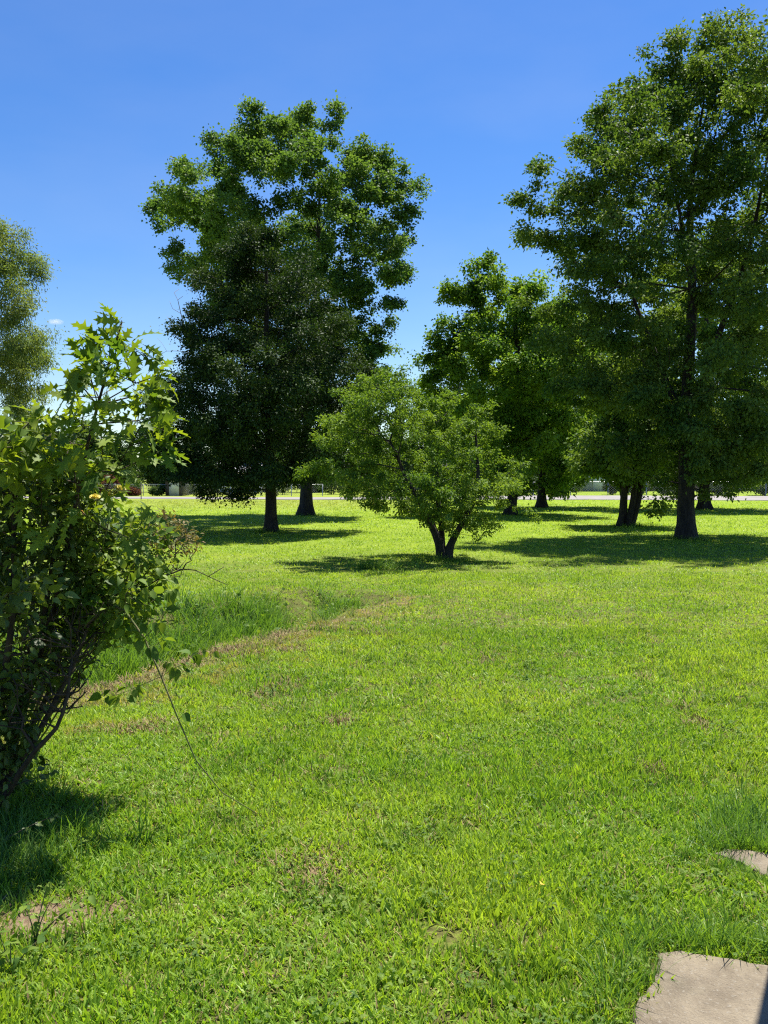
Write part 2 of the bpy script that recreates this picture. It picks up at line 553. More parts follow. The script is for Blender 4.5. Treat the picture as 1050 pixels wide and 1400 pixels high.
# ------------------------------------------------------------------ tree growing
def grow(trunks, targets, bf=0.45, sub=0.7, wob=0.07, r_tip=0.006, pw=2.3, limb_from=0.3, lift=0.1, order=None):
    """Attach every target to the branch skeleton by the cheapest way (distance + share of the path already grown)."""
    P, par, path, rad, ok = [], [], [], [], []
    for pts, rr in trunks:
        pts = np.asarray(pts, float)
        base = len(P)
        for i, (q, r) in enumerate(zip(pts, rr)):
            P.append(q); rad.append(r)
            par.append(-1 if i == 0 else base + i - 1)
            path.append(0.0 if i == 0 else path[-1] + np.linalg.norm(q - pts[i - 1]) * 0.6)
            ok.append(i / (len(pts) - 1) >= limb_from)
    nt_ = len(P)
    cap = nt_ + len(targets) * 14 + 10
    A = np.zeros((cap, 3)); A[:nt_] = P
    pl = np.full(cap, 1e9); pl[:nt_] = np.where(ok, path, 1e9)
    par = par + [0] * (cap - nt_)
    n = nt_
    td = np.linalg.norm(targets[:, None] - A[None, :nt_], axis=2)
    td[:, ~np.array(ok)] = 1e9
    tips = []
    for ti in np.argsort(td.min(1)):
        t = targets[ti]
        d = np.linalg.norm(A[:n] - t, axis=1)
        below = np.clip(A[:n, 2] - t[2], 0, None)       # limbs rather climb than hang
        k = int(np.argmin(d + bf * pl[:n] + 0.5 * below))
        m = max(1, min(12, int(d[k] / sub)))
        a = A[k].copy()
        off = rng.normal(0, wob, 3) * d[k]
        off[2] += lift * d[k] * 0.4
        prev = k
        for j in range(1, m + 1):
            f = j / m
            q = a + (t - a) * f + off * math.sin(math.pi * f) + (rng.normal(0, 0.02, 3) * d[k] if j < m else 0)
            A[n] = q
            par[n] = prev
            pl[n] = pl[prev] + np.linalg.norm(q - A[prev])
            prev = n
            n += 1
        tips.append((ti, prev))
    par = np.array(par[:n])
    acc = np.zeros(n)
    R = np.zeros(n)
    for i in range(n - 1, -1, -1):
        if i < nt_:
            R[i] = rad[i]
        else:
            R[i] = max(r_tip, acc[i] ** (1 / pw)) if acc[i] > 0 else r_tip
            acc[par[i]] += R[i] ** pw
    for i in range(nt_, n):
        R[i] = min(R[i], R[par[i]] * 0.82)
    return A[:n], par, R, tips, nt_


def skeleton_mesh(mb, A, par, R, nt_, k=5, start=None, rmin=0.0):
    n = len(A)
    kids = [[] for _ in range(n)]
    for i in range(n):
        if par[i] >= 0: kids[par[i]].append(i)
    used = np.zeros(n, bool)
    for i in range(nt_, n):
        if used[i]: continue
        chain = [par[i], i]
        used[i] = True
        j = i
        while True:
            c = [x for x in kids[j] if not used[x]]
            if not c: break
            j = max(c, key=lambda x: R[x])
            used[j] = True
            chain.append(j)
        if R[chain[1]] < rmin: continue
        rr = R[chain].copy()
        rr[0] = min(rr[0], rr[1] * 1.25)
        kk = 9 if rr[1] > 0.06 else (6 if rr[1] > 0.02 else (4 if k > 3 else 3))
        mb.tube(A[chain], rr, kk)


def trunk_line(base, pts, r0, r1, flare=1.5, n=18, wob=0.03):
    """Smooth trunk centre line through the points, flared at the foot."""
    pts = np.array([base] + list(pts), float)
    seg = np.concatenate([[0], np.cumsum(np.linalg.norm(np.diff(pts, axis=0), axis=1))])
    s = np.linspace(0, 1, n) ** 1.25 * seg[-1]
    c = np.stack([np.interp(s, seg, pts[:, i]) for i in range(3)], 1)
    for _ in range(2):
        c[1:-1] = 0.25 * c[:-2] + 0.5 * c[1:-1] + 0.25 * c[2:]
    f = s / seg[-1]
    h = c[:, 2] - base[2]
    r = (r0 + (r1 - r0) * f) * (1 + (flare - 1) * np.exp(-h / (r0 * 1.3)))
    c[1:] += rng.normal(0, wob * r0, (n - 1, 3)) * [1, 1, 0]
    return c, r


def trunk_mesh(mb, c, r, k=18, lobes=5):
    """A trunk tube with buttress lobes at the foot and an uneven round."""
    n = len(c)
    th = np.linspace(0, 2 * math.pi, k, endpoint=False)
    ph = rng.uniform(0, 6)
    vs = []
    for i in range(n):
        h = c[i, 2] - c[0, 2]
        amp = 0.22 * math.exp(-h / (r[-1] * 2 + 0.25)) + 0.04
        rr = r[i] * (1 + amp * np.sin(lobes * th + ph) + 0.05 * np.sin(3 * th + i * 0.7))
        vs.append(np.stack([c[i, 0] + rr * np.cos(th), c[i, 1] + rr * np.sin(th), np.full(k, c[i, 2])], 1))
    vs = np.concatenate(vs)
    fs = [[i * k + j, i * k + (j + 1) % k, (i + 1) * k + (j + 1) % k, (i + 1) * k + j] for i in range(n - 1) for j in range(k)]
    mb.add(vs, fs)


def norm(a):
    return a / (np.linalg.norm(a, axis=-1, keepdims=True) + 1e-9)


def place(tv, tf, pos, d, up, size, width=None):
    """Copies of a leaf template (x along the leaf, y across, z out of its face) at many places: one vertex array."""
    n, k = len(pos), len(tv)
    d = norm(d)
    y = norm(np.cross(up, d))
    z = np.cross(d, y)
    size = np.broadcast_to(size, (n,))[:, None, None]
    w = size if width is None else size * np.broadcast_to(width, (n,))[:, None, None]
    v = pos[:, None] + size * tv[None, :, 0:1] * d[:, None] + w * tv[None, :, 1:2] * y[:, None] + size * tv[None, :, 2:3] * rng.uniform(0.2, 1.9, (n, 1, 1)) * z[:, None]
    base = (np.arange(n) * k)[:, None, None]
    return v.reshape(-1, 3), [(np.asarray(f)[None] + base).reshape(-1, np.asarray(f).shape[1]) for f in tf]


RHOMB = (np.array([(0, 0, 0), (0.42, 0.5, 0.10), (1, 0, -0.12), (0.42, -0.5, 0.10)]), [np.array([(0, 3, 2), (0, 2, 1)])])


def leaf_cloud(centres, outs, rc, m, size, aspect=0.7, droop=0.25, upright=0.9, flat=0.75, sj=0.3, hang=0.0):
    """Leaves spread through small clumps round the twig ends."""
    n = len(centres)
    rep = np.repeat(np.arange(n), m)
    N = len(rep)
    g = rng.normal(0, 0.46, (N, 3))
    g[:, 2] *= flat
    rcs = rc * rng.uniform(0.65, 1.3, n)[rep][:, None]
    pos = centres[rep] + g * rcs
    pos[:, 2] -= hang * np.abs(rng.normal(0, 1, N)) * rcs[:, 0]
    d = norm(norm(g) * 0.6 + outs[rep] * 0.35 + rng.normal(0, 0.55, (N, 3)) + [0, 0, -droop])
    up = norm(np.array([0, 0, upright]) + rng.normal(0, 0.6, (N, 3)) + norm(g) * 0.35)
    sz = size * rng.uniform(1 - sj, 1 + sj, N)
    return place(RHOMB[0], RHOMB[1], pos, d, up, sz, np.full(N, aspect))


def crown_points(rows, Y, n, dmin, inset, depth=1.0, nscale=0.55, thr=-0.2, shell=0.42, seed=0, spray=0.0, airy=None, tops=()):
    """Points spread through a crown whose side view follows rows of (pixel y, left x, right x) at distance Y.
    They come in sprays that reach outwards and up, so the outline is broken and sky shows between them."""
    rows = sorted(rows)
    ys = np.array([r[0] for r in rows], float)
    xl = np.array([r[1] for r in rows], float)
    xr = np.array([r[2] for r in rows], float)
    m = Y / FPX
    ydense = np.linspace(ys[0], ys[-1], 200)
    w = np.interp(ydense, ys, xr - xl) ** 1.35
    w /= w.sum()
    per = 7 if spray else 1
    want = max(1, n // per)
    dm = dmin * (per ** 0.5) * 0.8 if spray else dmin
    tries, cs, outs = 0, [], []
    acc = np.zeros((want, 3))
    while len(cs) < want and tries < want * 60:
        tries += 1
        y = rng.choice(ydense, p=w) + rng.uniform(-0.5, 0.5)
        L_, R_ = np.interp(y, ys, xl), np.interp(y, ys, xr)
        cx, hw = (L_ + R_) / 2, (R_ - L_) / 2
        r = max(0.5 * hw, hw - (inset + spray * 0.5) / m) * rng.uniform(0, 1) ** shell
        a = rng.uniform(0, 2 * math.pi)
        r *= 1 + 0.24 * noise.noise(Vector((math.cos(a) * 1.3, math.sin(a) * 1.3, seed * 3.1 + y * m * 0.33)))
        ctr = at(cx + r * math.cos(a), y, Y)
        ctr[1] += r * m * math.sin(a) * depth
        if noise.noise(Vector(ctr * nscale) + Vector((seed * 7.3, 0, 0))) < thr: continue
        if cs and np.min(np.sum((acc[:len(cs)] - ctr) ** 2, axis=1)) < dm * dm: continue
        if airy and rng.uniform(0, 1) > np.interp(ctr[2], airy[:2], (1.0, airy[2])): continue
        acc[len(cs)] = ctr
        cs.append(ctr)
        outs.append(np.array([math.cos(a) * r / (hw + 1e-6), math.sin(a) * r / (hw + 1e-6), 0.35 + 0.3 * rng.normal()]))
    for x, y in tops:                                # branch ends that stand out of the outline
        c0 = at(x, y, Y)
        mid = at((xl.mean() + xr.mean()) / 2, (ys[0] + ys[-1]) / 2, Y)
        cs.append(c0 - norm(c0 - mid) * spray * 0.7 + [0, rng.normal(0, 0.3), 0])
        outs.append(norm(c0 - mid) + np.array([0, 0, 0.3]))
    cs, outs = np.array(cs), norm(np.array(outs) + rng.normal(0, 0.25, (len(cs), 3)))
    if not spray: return cs
    rep = np.repeat(np.arange(len(cs)), per)
    N = len(rep)
    size = spray * rng.uniform(0.7, 1.3, len(cs))[rep][:, None]
    t = rng.uniform(-0.7, 0.75, (N, 1))
    return cs[rep] + outs[rep] * t * size + rng.normal(0, 1, (N, 3)) * [0.34, 0.34, 0.16] * size * (1.05 - 0.8 * np.clip(t, 0, 1))


def make_tree(name, label, base, Y, rows, trunk_pts, r0, r1, n, dmin, rc, m, leaf, leafmat, barkmat, cat='tree', group=None, seed=0,
              aspect=0.7, droop=0.25, upright=0.9, thr=-0.2, nscale=0.55, depth=1.0, bf=0.4, sub=0.8, flare=1.5, limb_from=0.3, extra=None,
              flat=0.75, hang=0.0, shell=0.42, r_tip=0.007, stems=None, rmin=0.0, wob=0.07, spray=0.0, airy=None, tops=()):
    base = np.array(base, float)
    root = empty(name, base, label, cat, group)
    trunks = []
    mb = MB()
    for pts, a, b in ([(trunk_pts, r0, r1)] if stems is None else stems):
        c, r = trunk_line(base if stems is None else np.array(pts[0]), pts if stems is None else pts[1:], a, b, flare)
        trunks.append((c, r))
        trunk_mesh(mb, c, r)
    tg = crown_points(rows, Y, n, dmin, rc * 0.75, depth, nscale, thr, shell, seed, spray, airy, tops)
    if extra is not None: tg = np.concatenate([tg, extra])
    A, par, R, tips, nt_ = grow(trunks, tg, bf, sub, wob, r_tip, limb_from=limb_from)
    skeleton_mesh(mb, A, par, R, nt_, rmin=rmin)
    mb.build('trunk', barkmat, root, base, True)
    mid = tg.mean(0)
    v, f = leaf_cloud(tg, norm(tg - mid), rc, m, leaf, aspect, droop, upright, flat, hang=hang)
    mesh_np('crown', v, f, leafmat, root, base)
    return root


M['cotton'] = leaf_mat('cottonwood_leaf', (0.05, 0.115, 0.03), (0.088, 0.175, 0.043), (0.15, 0.25, 0.062), 0.40, 0.36)
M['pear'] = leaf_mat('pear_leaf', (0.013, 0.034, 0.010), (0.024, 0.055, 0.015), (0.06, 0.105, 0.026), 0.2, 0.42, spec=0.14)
M['maple'] = leaf_mat('maple_leaf', (0.04, 0.095, 0.02), (0.068, 0.14, 0.028), (0.16, 0.24, 0.05), 0.38, 0.38)
M['linden'] = leaf_mat('light_leaf', (0.05, 0.125, 0.02), (0.095, 0.2, 0.028), (0.22, 0.34, 0.05), 0.44, 0.4)
M['fruit'] = leaf_mat('fruit_leaf', (0.06, 0.13, 0.018), (0.105, 0.20, 0.026), (0.19, 0.29, 0.042), 0.4, 0.38)
M['olive'] = leaf_mat('olive_leaf', (0.12, 0.19, 0.062), (0.165, 0.24, 0.082), (0.21, 0.26, 0.09), 0.48, 0.5)
M['far_leaf'] = leaf_mat('far_leaf', (0.05, 0.10, 0.026), (0.08, 0.145, 0.035), (0.14, 0.21, 0.05), 0.35, 0.5)
M['far_dark'] = leaf_mat('far_dark', (0.02, 0.045, 0.014), (0.034, 0.068, 0.02), (0.07, 0.12, 0.03), 0.25, 0.5)
M['red_leaf'] = leaf_mat('red_leaf', (0.07, 0.025, 0.026), (0.11, 0.04, 0.036), (0.16, 0.07, 0.05), 0.3, 0.5)
M['conifer'] = leaf_mat('conifer_leaf', (0.02, 0.045, 0.022), (0.03, 0.062, 0.028), (0.05, 0.085, 0.03), 0.1, 0.6)

# tall cottonwood-like tree behind
make_tree('cottonwood_tree', 'tallest left tree with wide glossy crown rising behind the dense dark tree', (-3.61, 41.1, 0), 41.1,
    [(174, 392, 436), (181, 345, 470), (190, 268, 500), (202, 264, 518), (216, 272, 550), (229, 278, 565), (247, 284, 582), (259, 225, 584), (273, 200, 584),
     (291, 193, 586), (310, 208, 572), (330, 208, 566), (345, 212, 562), (360, 222, 566), (380, 232, 560), (400, 255, 556), (420, 268, 556), (440, 272, 556),
     (460, 280, 552), (480, 290, 546), (500, 300, 530), (540, 320, 500), (590, 345, 480), (630, 365, 470)],
    [(-3.6, 41.1, 4), (-3.2, 41.2, 8.5), (-3.0, 41.0, 13), (-2.9, 41.1, 16.5)], 0.29, 0.03, 1350, 0.43, 0.38, 130, 0.118, M['cotton'], M['bark'],
    seed=1, spray=0.85, tops=[(400, 181), (355, 185), (430, 181), (290, 195), (325, 192), (480, 201), (545, 222), (570, 246), (572, 282), (558, 330), (552, 370), (545, 420), (540, 450), (215, 275), (205, 294), (238, 267), (226, 340), (242, 368), (505, 210), (535, 480)], aspect=0.9, thr=-0.12, nscale=0.38, flare=1.5, limb_from=0.22)

# dense dark pear-like tree in front of it
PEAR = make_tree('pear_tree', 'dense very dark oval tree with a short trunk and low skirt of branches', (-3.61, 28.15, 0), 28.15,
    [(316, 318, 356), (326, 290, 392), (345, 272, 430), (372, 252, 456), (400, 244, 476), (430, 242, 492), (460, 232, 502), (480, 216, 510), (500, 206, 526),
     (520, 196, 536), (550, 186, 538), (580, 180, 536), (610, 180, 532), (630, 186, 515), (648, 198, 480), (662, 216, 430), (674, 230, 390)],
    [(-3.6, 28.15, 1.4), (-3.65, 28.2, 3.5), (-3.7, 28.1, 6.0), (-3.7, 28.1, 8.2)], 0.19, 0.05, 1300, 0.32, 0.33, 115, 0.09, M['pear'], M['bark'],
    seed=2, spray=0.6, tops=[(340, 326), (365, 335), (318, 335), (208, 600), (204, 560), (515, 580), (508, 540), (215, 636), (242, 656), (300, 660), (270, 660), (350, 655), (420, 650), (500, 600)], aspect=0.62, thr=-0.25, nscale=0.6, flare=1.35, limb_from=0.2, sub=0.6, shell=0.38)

# right: big maple
make_tree('maple_tree', 'tallest right tree with thick dark trunk and airy crown cut by the frame', (8.57, 25.06, 0), 25.06,
    [(22, 970, 1005), (34, 905, 1022), (48, 896, 1030), (66, 892, 1062), (88, 882, 1075), (104, 850, 1095), (118, 800, 1105), (135, 796, 1118), (160, 790, 1130),
     (185, 758, 1140), (202, 752, 1150), (216, 722, 1160), (240, 716, 1165), (265, 684, 1172), (290, 700, 1176), (320, 692, 1180), (350, 735, 1185),
     (380, 735, 1190), (420, 728, 1190), (460, 728, 1190), (500, 732, 1186), (550, 750, 1180), (590, 782, 1168), (620, 802, 1150), (640, 822, 1120), (656, 850, 1080)],
    None, 0, 0, 1450, 0.38, 0.31, 122, 0.102, M['maple'], M['bark'],
    seed=3, flat=0.6, shell=0.5, stems=[([(8.57, 25.06, 0), (8.55, 25.1, 2), (8.5, 25.0, 4.2), (8.75, 25.1, 7), (8.5, 25.2, 9), (9.0, 25.0, 13)], 0.245, 0.012),
           ([(8.52, 25.02, 3.4), (9.1, 24.7, 5.2), (10.0, 24.4, 8.0), (10.6, 24.4, 11.5)], 0.12, 0.012),
           ([(8.53, 25.05, 3.0), (7.9, 25.5, 5.0), (7.0, 25.9, 7.5), (6.6, 26.0, 9.5)], 0.11, 0.012),
           ([(8.7, 25.1, 6.5), (8.2, 24.6, 8.6), (7.6, 24.3, 11.0)], 0.07, 0.01)], spray=1.0, airy=(8.0, 14.5, 0.7), tops=[(984, 30), (992, 48), (925, 52), (905, 75), (1000, 70), (945, 85), (1035, 78), (878, 112), (806, 140), (845, 126), (768, 192), (728, 222), (694, 272), (703, 318), (1020, 118), (745, 230), (820, 165), (960, 60), (790, 350), (780, 420), (785, 480), (800, 560)], aspect=0.62, droop=0.45, thr=-0.22, nscale=0.45, flare=1.2, limb_from=0.16, hang=0.25)

# lighter maple to its left
make_tree('maple_tree', 'mid-height bright green tree filling the gap left of the tallest right tree', (5.97, 41.97, 0), 41.97,
    [(352, 656, 676), (366, 625, 688), (380, 594, 725), (390, 592, 755), (405, 606, 800), (425, 618, 825), (445, 600, 835), (462, 580, 840), (482, 568, 845), (500, 564, 850),
     (530, 570, 850), (560, 576, 850), (600, 584, 840), (635, 604, 820), (664, 640, 780)],
    [(6.2, 42, 2), (6.5, 42, 4.5), (6.3, 42, 8), (6.0, 42, 10.5)], 0.24, 0.08, 850, 0.43, 0.42, 125, 0.14, M['linden'], M['bark'],
    seed=4, spray=0.85, tops=[(664, 362), (607, 386), (640, 384), (578, 492), (588, 466), (618, 395), (720, 395), (760, 420), (780, 470), (790, 540)], aspect=0.75, droop=0.35, thr=-0.2, nscale=0.45, limb_from=0.25, hang=0.15)

# multi-stemmed small tree
b3 = np.array([8.77, 31.63, 0])
make_tree('mulberry_tree', 'small multi-stemmed tree with fanning dark stems beside the thick right trunk', b3, 31.6,
    [(470, 830, 890), (520, 795, 930), (560, 775, 950), (600, 766, 950), (630, 770, 945), (648, 800, 912), (656, 830, 890)],
    None, 0, 0, 420, 0.34, 0.38, 95, 0.13, M['maple'], M['bark'], seed=5, spray=0.65, thr=-0.2, limb_from=0.35, flare=1.1, droop=0.4,
    stems=[([b3 + [-0.25, 0, 0], b3 + [-0.2, 0, 1.0], b3 + [-0.12, 0, 2.0], b3 + [-0.5, 0.2, 4.0]], 0.15, 0.05),
           ([b3 + [0.0, 0.05, 0], b3 + [0.3, 0, 0.9], b3 + [0.5, 0.1, 1.9], b3 + [0.8, 0, 4.2]], 0.17, 0.05),
           ([b3 + [-0.1, -0.1, 0], b3 + [0.12, -0.1, 1.0], b3 + [0.2, -0.3, 2.4], b3 + [0.1, -0.4, 4.6]], 0.12, 0.04),
           ([b3 + [-0.35, 0.1, 0], b3 + [-0.1, 0.3, 0.8], b3 + [-0.3, 0.6, 2.2], b3 + [-0.9, 0.9, 3.8]], 0.10, 0.04)],
    extra=np.array([b3 + [0.95, -0.2, 0.9], b3 + [1.1, -0.3, 0.7], b3 + [0.8, -0.2, 0.6], b3 + [-0.9, -0.7, 2.4], b3 + [-0.8, -0.9, 2.6]]))

# two trees further back with their bands of shade
make_tree('maple_tree', 'far tree with stout straight trunk between the central small tree and the multi-stemmed one', (9.38, 52.75, 0), 52.75,
    [(425, 700, 800), (480, 660, 850), (550, 630, 880), (600, 630, 880), (640, 650, 850), (658, 690, 800)],
    [(9.4, 52.7, 2.5), (9.3, 52.8, 6), (9.4, 52.7, 10)], 0.25, 0.1, 430, 0.6, 0.6, 100, 0.23, M['linden'], M['bark'], seed=6, spray=1.0, thr=-0.25, limb_from=0.3)
make_tree('maple_tree', 'far tree whose dark trunk stands half hidden behind the thick right trunk', (17.75, 48.98, 0), 48.98,
    [(300, 920, 1010), (400, 850, 1085), (500, 826, 1120), (600, 830, 1120), (640, 860, 1090), (656, 900, 1040)],
    [(17.7, 49, 2.5), (17.8, 49, 6), (17.7, 49, 12)], 0.30, 0.1, 520, 0.6, 0.6, 100, 0.23, M['maple'], M['bark'], seed=7, spray=1.0, thr=-0.2, limb_from=0.25)
make_tree('maple_tree', 'slender far tree with thin grey trunk seen through the central small tree', (5.0, 60, 0), 60,
    [(470, 590, 640), (520, 570, 665), (580, 565, 670), (630, 585, 660), (655, 605, 640)],
    [(5.0, 60, 2.5), (5.1, 60, 5), (5.0, 60, 9)], 0.2, 0.07, 120, 0.7, 0.75, 60, 0.24, M['far_leaf'], M['bark_grey'], seed=8)

# central small tree
b5 = np.array([1.23, 18.5, 0])
make_tree('fruit_tree', 'small round-headed tree with forked low trunk in the middle of the lawn', b5, 18.5,
    [(520, 470, 540), (528, 452, 592), (544, 442, 644), (560, 436, 684), (580, 428, 704), (600, 424, 714), (620, 418, 722), (640, 408, 728), (655, 404, 726),
     (668, 414, 720), (682, 440, 708), (694, 490, 700), (706, 535, 690), (716, 556, 674)],
    None, 0, 0, 830, 0.17, 0.13, 68, 0.058, M['fruit'], M['bark'], seed=9, spray=0.42, tops=[(505, 528), (470, 540), (446, 570), (440, 600), (424, 640), (416, 652), (600, 545), (560, 535), (650, 562), (690, 590), (712, 630), (715, 650), (530, 532), (560, 540), (500, 690), (470, 680)], aspect=0.55, thr=-0.2, nscale=1.2, limb_from=0.25, sub=0.35, flare=1.4, bf=0.35, droop=0.35, rmin=0.0, r_tip=0.004,
    stems=[([b5 + [0, 0, 0], b5 + [-0.06, 0, 0.35], b5 + [-0.3, 0.05, 0.9], b5 + [-0.75, 0.1, 1.7], b5 + [-1.1, 0.1, 2.5]], 0.11, 0.02),
           ([b5 + [0.06, 0.02, 0.02], b5 + [0.2, 0, 0.45], b5 + [0.55, -0.05, 1.0], b5 + [0.75, 0, 1.6], b5 + [0.7, 0.1, 2.6]], 0.09, 0.02),
           ([b5 + [-0.02, 0.08, 0], b5 + [0.0, 0.2, 0.6], b5 + [-0.1, 0.4, 1.4], b5 + [-0.1, 0.5, 2.9]], 0.07, 0.02),
           ([b5 + [-0.05, -0.06, 0], b5 + [-0.15, -0.25, 0.6], b5 + [-0.5, -0.6, 1.2], b5 + [-0.9, -0.8, 1.9]], 0.06, 0.018)],
    extra=np.array([b5 + e for e in ([0.75, -0.3, 0.85], [0.9, -0.25, 0.62], [0.6, -0.4, 0.7], [1.1, -0.3, 0.75], [0.95, -0.3, 0.95], [0.7, -0.2, 0.5], [1.75, -0.2, 1.05],
                                                    [1.5, -0.2, 1.1], [-0.6, -0.4, 1.0], [-0.4, -0.3, 0.8], [1.9, -0.2, 0.9], [1.3, -0.1, 1.2])]))

# olive feathery tree at the far left
make_tree('feathery_tree', 'olive-green feathery tree cut off by the left edge', (-14.6, 30, 0), 30,
    [(296, -95, 8), (312, -130, 32), (330, -150, 52), (360, -170, 60), (385, -180, 64), (405, -185, 52), (430, -190, 60), (455, -190, 58), (475, -190, 88), (490, -190, 78),
     (505, -185, 52), (540, -180, 64), (570, -170, 62), (600, -150, 40)],
    [(-14.6, 30, 3), (-14.4, 30, 6), (-14.3, 30, 9)], 0.28, 0.05, 640, 0.36, 0.34, 150, 0.10, M['olive'], M['bark_grey'], seed=10, spray=0.75, tops=[(5, 305), (28, 318), (50, 345), (58, 365), (58, 430), (80, 478), (62, 480), (40, 500), (58, 545), (50, 575)], aspect=0.28, droop=0.8, thr=-0.12,
    nscale=0.6, hang=0.5, shell=0.35)

# dead branch on the left shoulder of the dark tree
pb = np.array([-3.61, 28.15, 0])
mb = MB()
c, r = trunk_line(pb + [-0.1, 0.3, 2.2], [at(300, 560, 28.6), at(262, 490, 28.7), at(243, 410, 28.7)], 0.05, 0.01, 1.0)
trunk_mesh(mb, c, r, 8)
tg = np.array([at(x, y, 28.7 + rng.normal(0, 0.3)) for x, y in ((228, 432), (225, 455), (232, 412), (238, 400), (250, 405), (258, 425), (262, 445), (222, 470), (215, 462), (245, 395), (254, 455),
                                                              (234, 440), (218, 485), (264, 470), (228, 480), (240, 450), (250, 470), (246, 428), (236, 422))])
A, par, R, tips, nt_ = grow([(c, r)], tg, 0.3, 0.25, 0.08, 0.007, limb_from=0.4)
skeleton_mesh(mb, A, par, R, nt_)
mb.build('dead_branch', M['dead'], PEAR, pb, True)

# ------------------------------------------------------------------ far row: trees and shrubs beyond the road
def far_tree(px, Y, top, hw, label, mat, seed, conif=False, name='broadleaf_tree'):
    h = at(px, top, Y)[2]
    x = at(px, top, Y)[0]
    zb = float(ground_z(x, Y))
    yb = 700 + FPX * math.tan(math.atan((EYE - zb) / Y) - PITCH)
    H = yb - top
    if conif:
        rows = [(top, px - 1.5, px + 1.5), (top + H * 0.5, px - hw * 0.6, px + hw * 0.6), (top + H * 0.9, px - hw, px + hw)]
    else:
        rows = [(top + H * a, px - hw * w * (1 + rng.uniform(-.15, .15)), px + hw * w * (1 + rng.uniform(-.15, .15))) for a, w in
                ((0.02, 0.3), (0.12, 0.65), (0.3, 0.95), (0.5, 1.0), (0.7, 0.9), (0.86, 0.75), (0.95, 0.5))]
    rm = hw * Y / FPX
    make_tree(name, label, (x, Y, zb), Y, rows, [(x + rng.normal(0, 0.1), Y, zb + h * 0.3), (x + rng.normal(0, 0.2), Y, zb + h * (0.85 if conif else 0.7))], 0.022 * h + 0.1, 0.05,
              190, rm * 0.12, rm * 0.2, 70, max(0.22, rm * 0.085), mat, M['bark'], 'tree', 'trees beyond the road', seed=seed, thr=-0.25, nscale=0.35, spray=rm * 0.32, sub=1.5, rmin=0.02, r_tip=0.02)


for i, (px, Yd, top, hw, lab, mt) in enumerate([
    (40, 100, 575, 46, 'far leafy tree behind the yellow-green leaves at the left edge', 'far_leaf'),
    (110, 112, 582, 44, 'far pale green tree behind the lobed-leaf sapling', 'far_leaf'),
    (168, 104, 598, 30, 'light green far tree above the dark red shrub', 'far_leaf'),
    (222, 118, 604, 34, 'dim far tree left of the dense dark tree, behind the fence', 'far_dark'),
    (282, 108, 588, 42, 'far dark tree above the pale-roofed house', 'far_dark'),
    (350, 118, 596, 46, 'far tree behind the trunk of the dense dark tree', 'far_dark'),
    (430, 112, 590, 46, 'far tree behind the flared grey trunk', 'far_dark'),
    (500, 118, 584, 40, 'far tree behind the left half of the central small tree', 'far_leaf'),
    (590, 108, 560, 44, 'far green tree right of the pointed conifer', 'far_dark'),
    (655, 116, 556, 46, 'far tree behind the right half of the central small tree', 'far_leaf'),
    (728, 108, 560, 50, 'far tree behind the stout straight far trunk', 'far_leaf'),
    (800, 114, 552, 46, 'far sunlit tree over the pale shed', 'far_leaf'),
    (868, 118, 545, 50, 'far tree over the brick house, behind the fanning stems', 'far_leaf'),
    (945, 114, 550, 48, 'far tree over the brick house, behind the thick right trunk', 'far_dark'),
    (1020, 106, 566, 48, 'far tree behind the chain-link fence at the right edge', 'far_dark'),
    (1100, 112, 560, 50, 'far tree at the right, cut by the frame', 'far_dark')]):
    far_tree(px, Yd, top, hw, lab, M[mt], 20 + i)
far_tree(545, 84, 514, 22, 'dark pointed conifer peeping over the central small tree', M['conifer'], 50, True, 'conifer_tree')


# wooded skyline well beyond the houses
wx = np.sort(rng.uniform(-120, 120, 520))
wtop = 6.5 + 2.2 * np.array([noise.noise(Vector((a * 0.06, 3.1, 0))) for a in wx])
wp = np.stack([wx, 165 + rng.normal(0, 6, 520), rng.uniform(0.05, 1, 520) * wtop], 1)
v, f = leaf_cloud(wp, norm(rng.normal(0, 1, (520, 3))), 2.2, 60, 0.75, 0.8)
tag(mesh_np('distant_woods', v, f, M['far_dark']), kind='stuff')


def far_shrub(px, Y, top, hw, label, mat, seed):
    x = at(px, top, Y)[0]
    zb = float(ground_z(x, Y))
    h = at(px, top, Y)[2] - zb
    b = np.array([x, Y, zb])
    root = empty('shrub', b, label, 'shrub')
    rm = hw * Y / FPX
    tg = norm(rng.normal(0, 1, (60, 3))) * (rng.uniform(0.3, 1, (60, 1)) ** 0.5) * [rm, rm, h * 0.48] * 0.9 + b + [0, 0, h * 0.52]
    mb = MB()
    tr = []
    for k in range(3):
        tr.append((np.array([b + [rng.normal(0, .1), rng.normal(0, .1), -0.05], b + [rng.normal(0, .2), rng.normal(0, .2), h * 0.3]]), [0.05, 0.03]))
        mb.tube(tr[-1][0], [0.05, 0.03], 6)
    A, par, R, tips, nt_ = grow(tr, tg, 0.3, 0.5, 0.05, 0.01, limb_from=0.0)
    skeleton_mesh(mb, A, par, R, nt_)
    mb.build('stems', M['bark'], root, b)
    v, f = leaf_cloud(tg, norm(tg - tg.mean(0)), rm * 0.25, 34, 0.17, 0.6)
    mesh_np('foliage', v, f, mat, root, b)


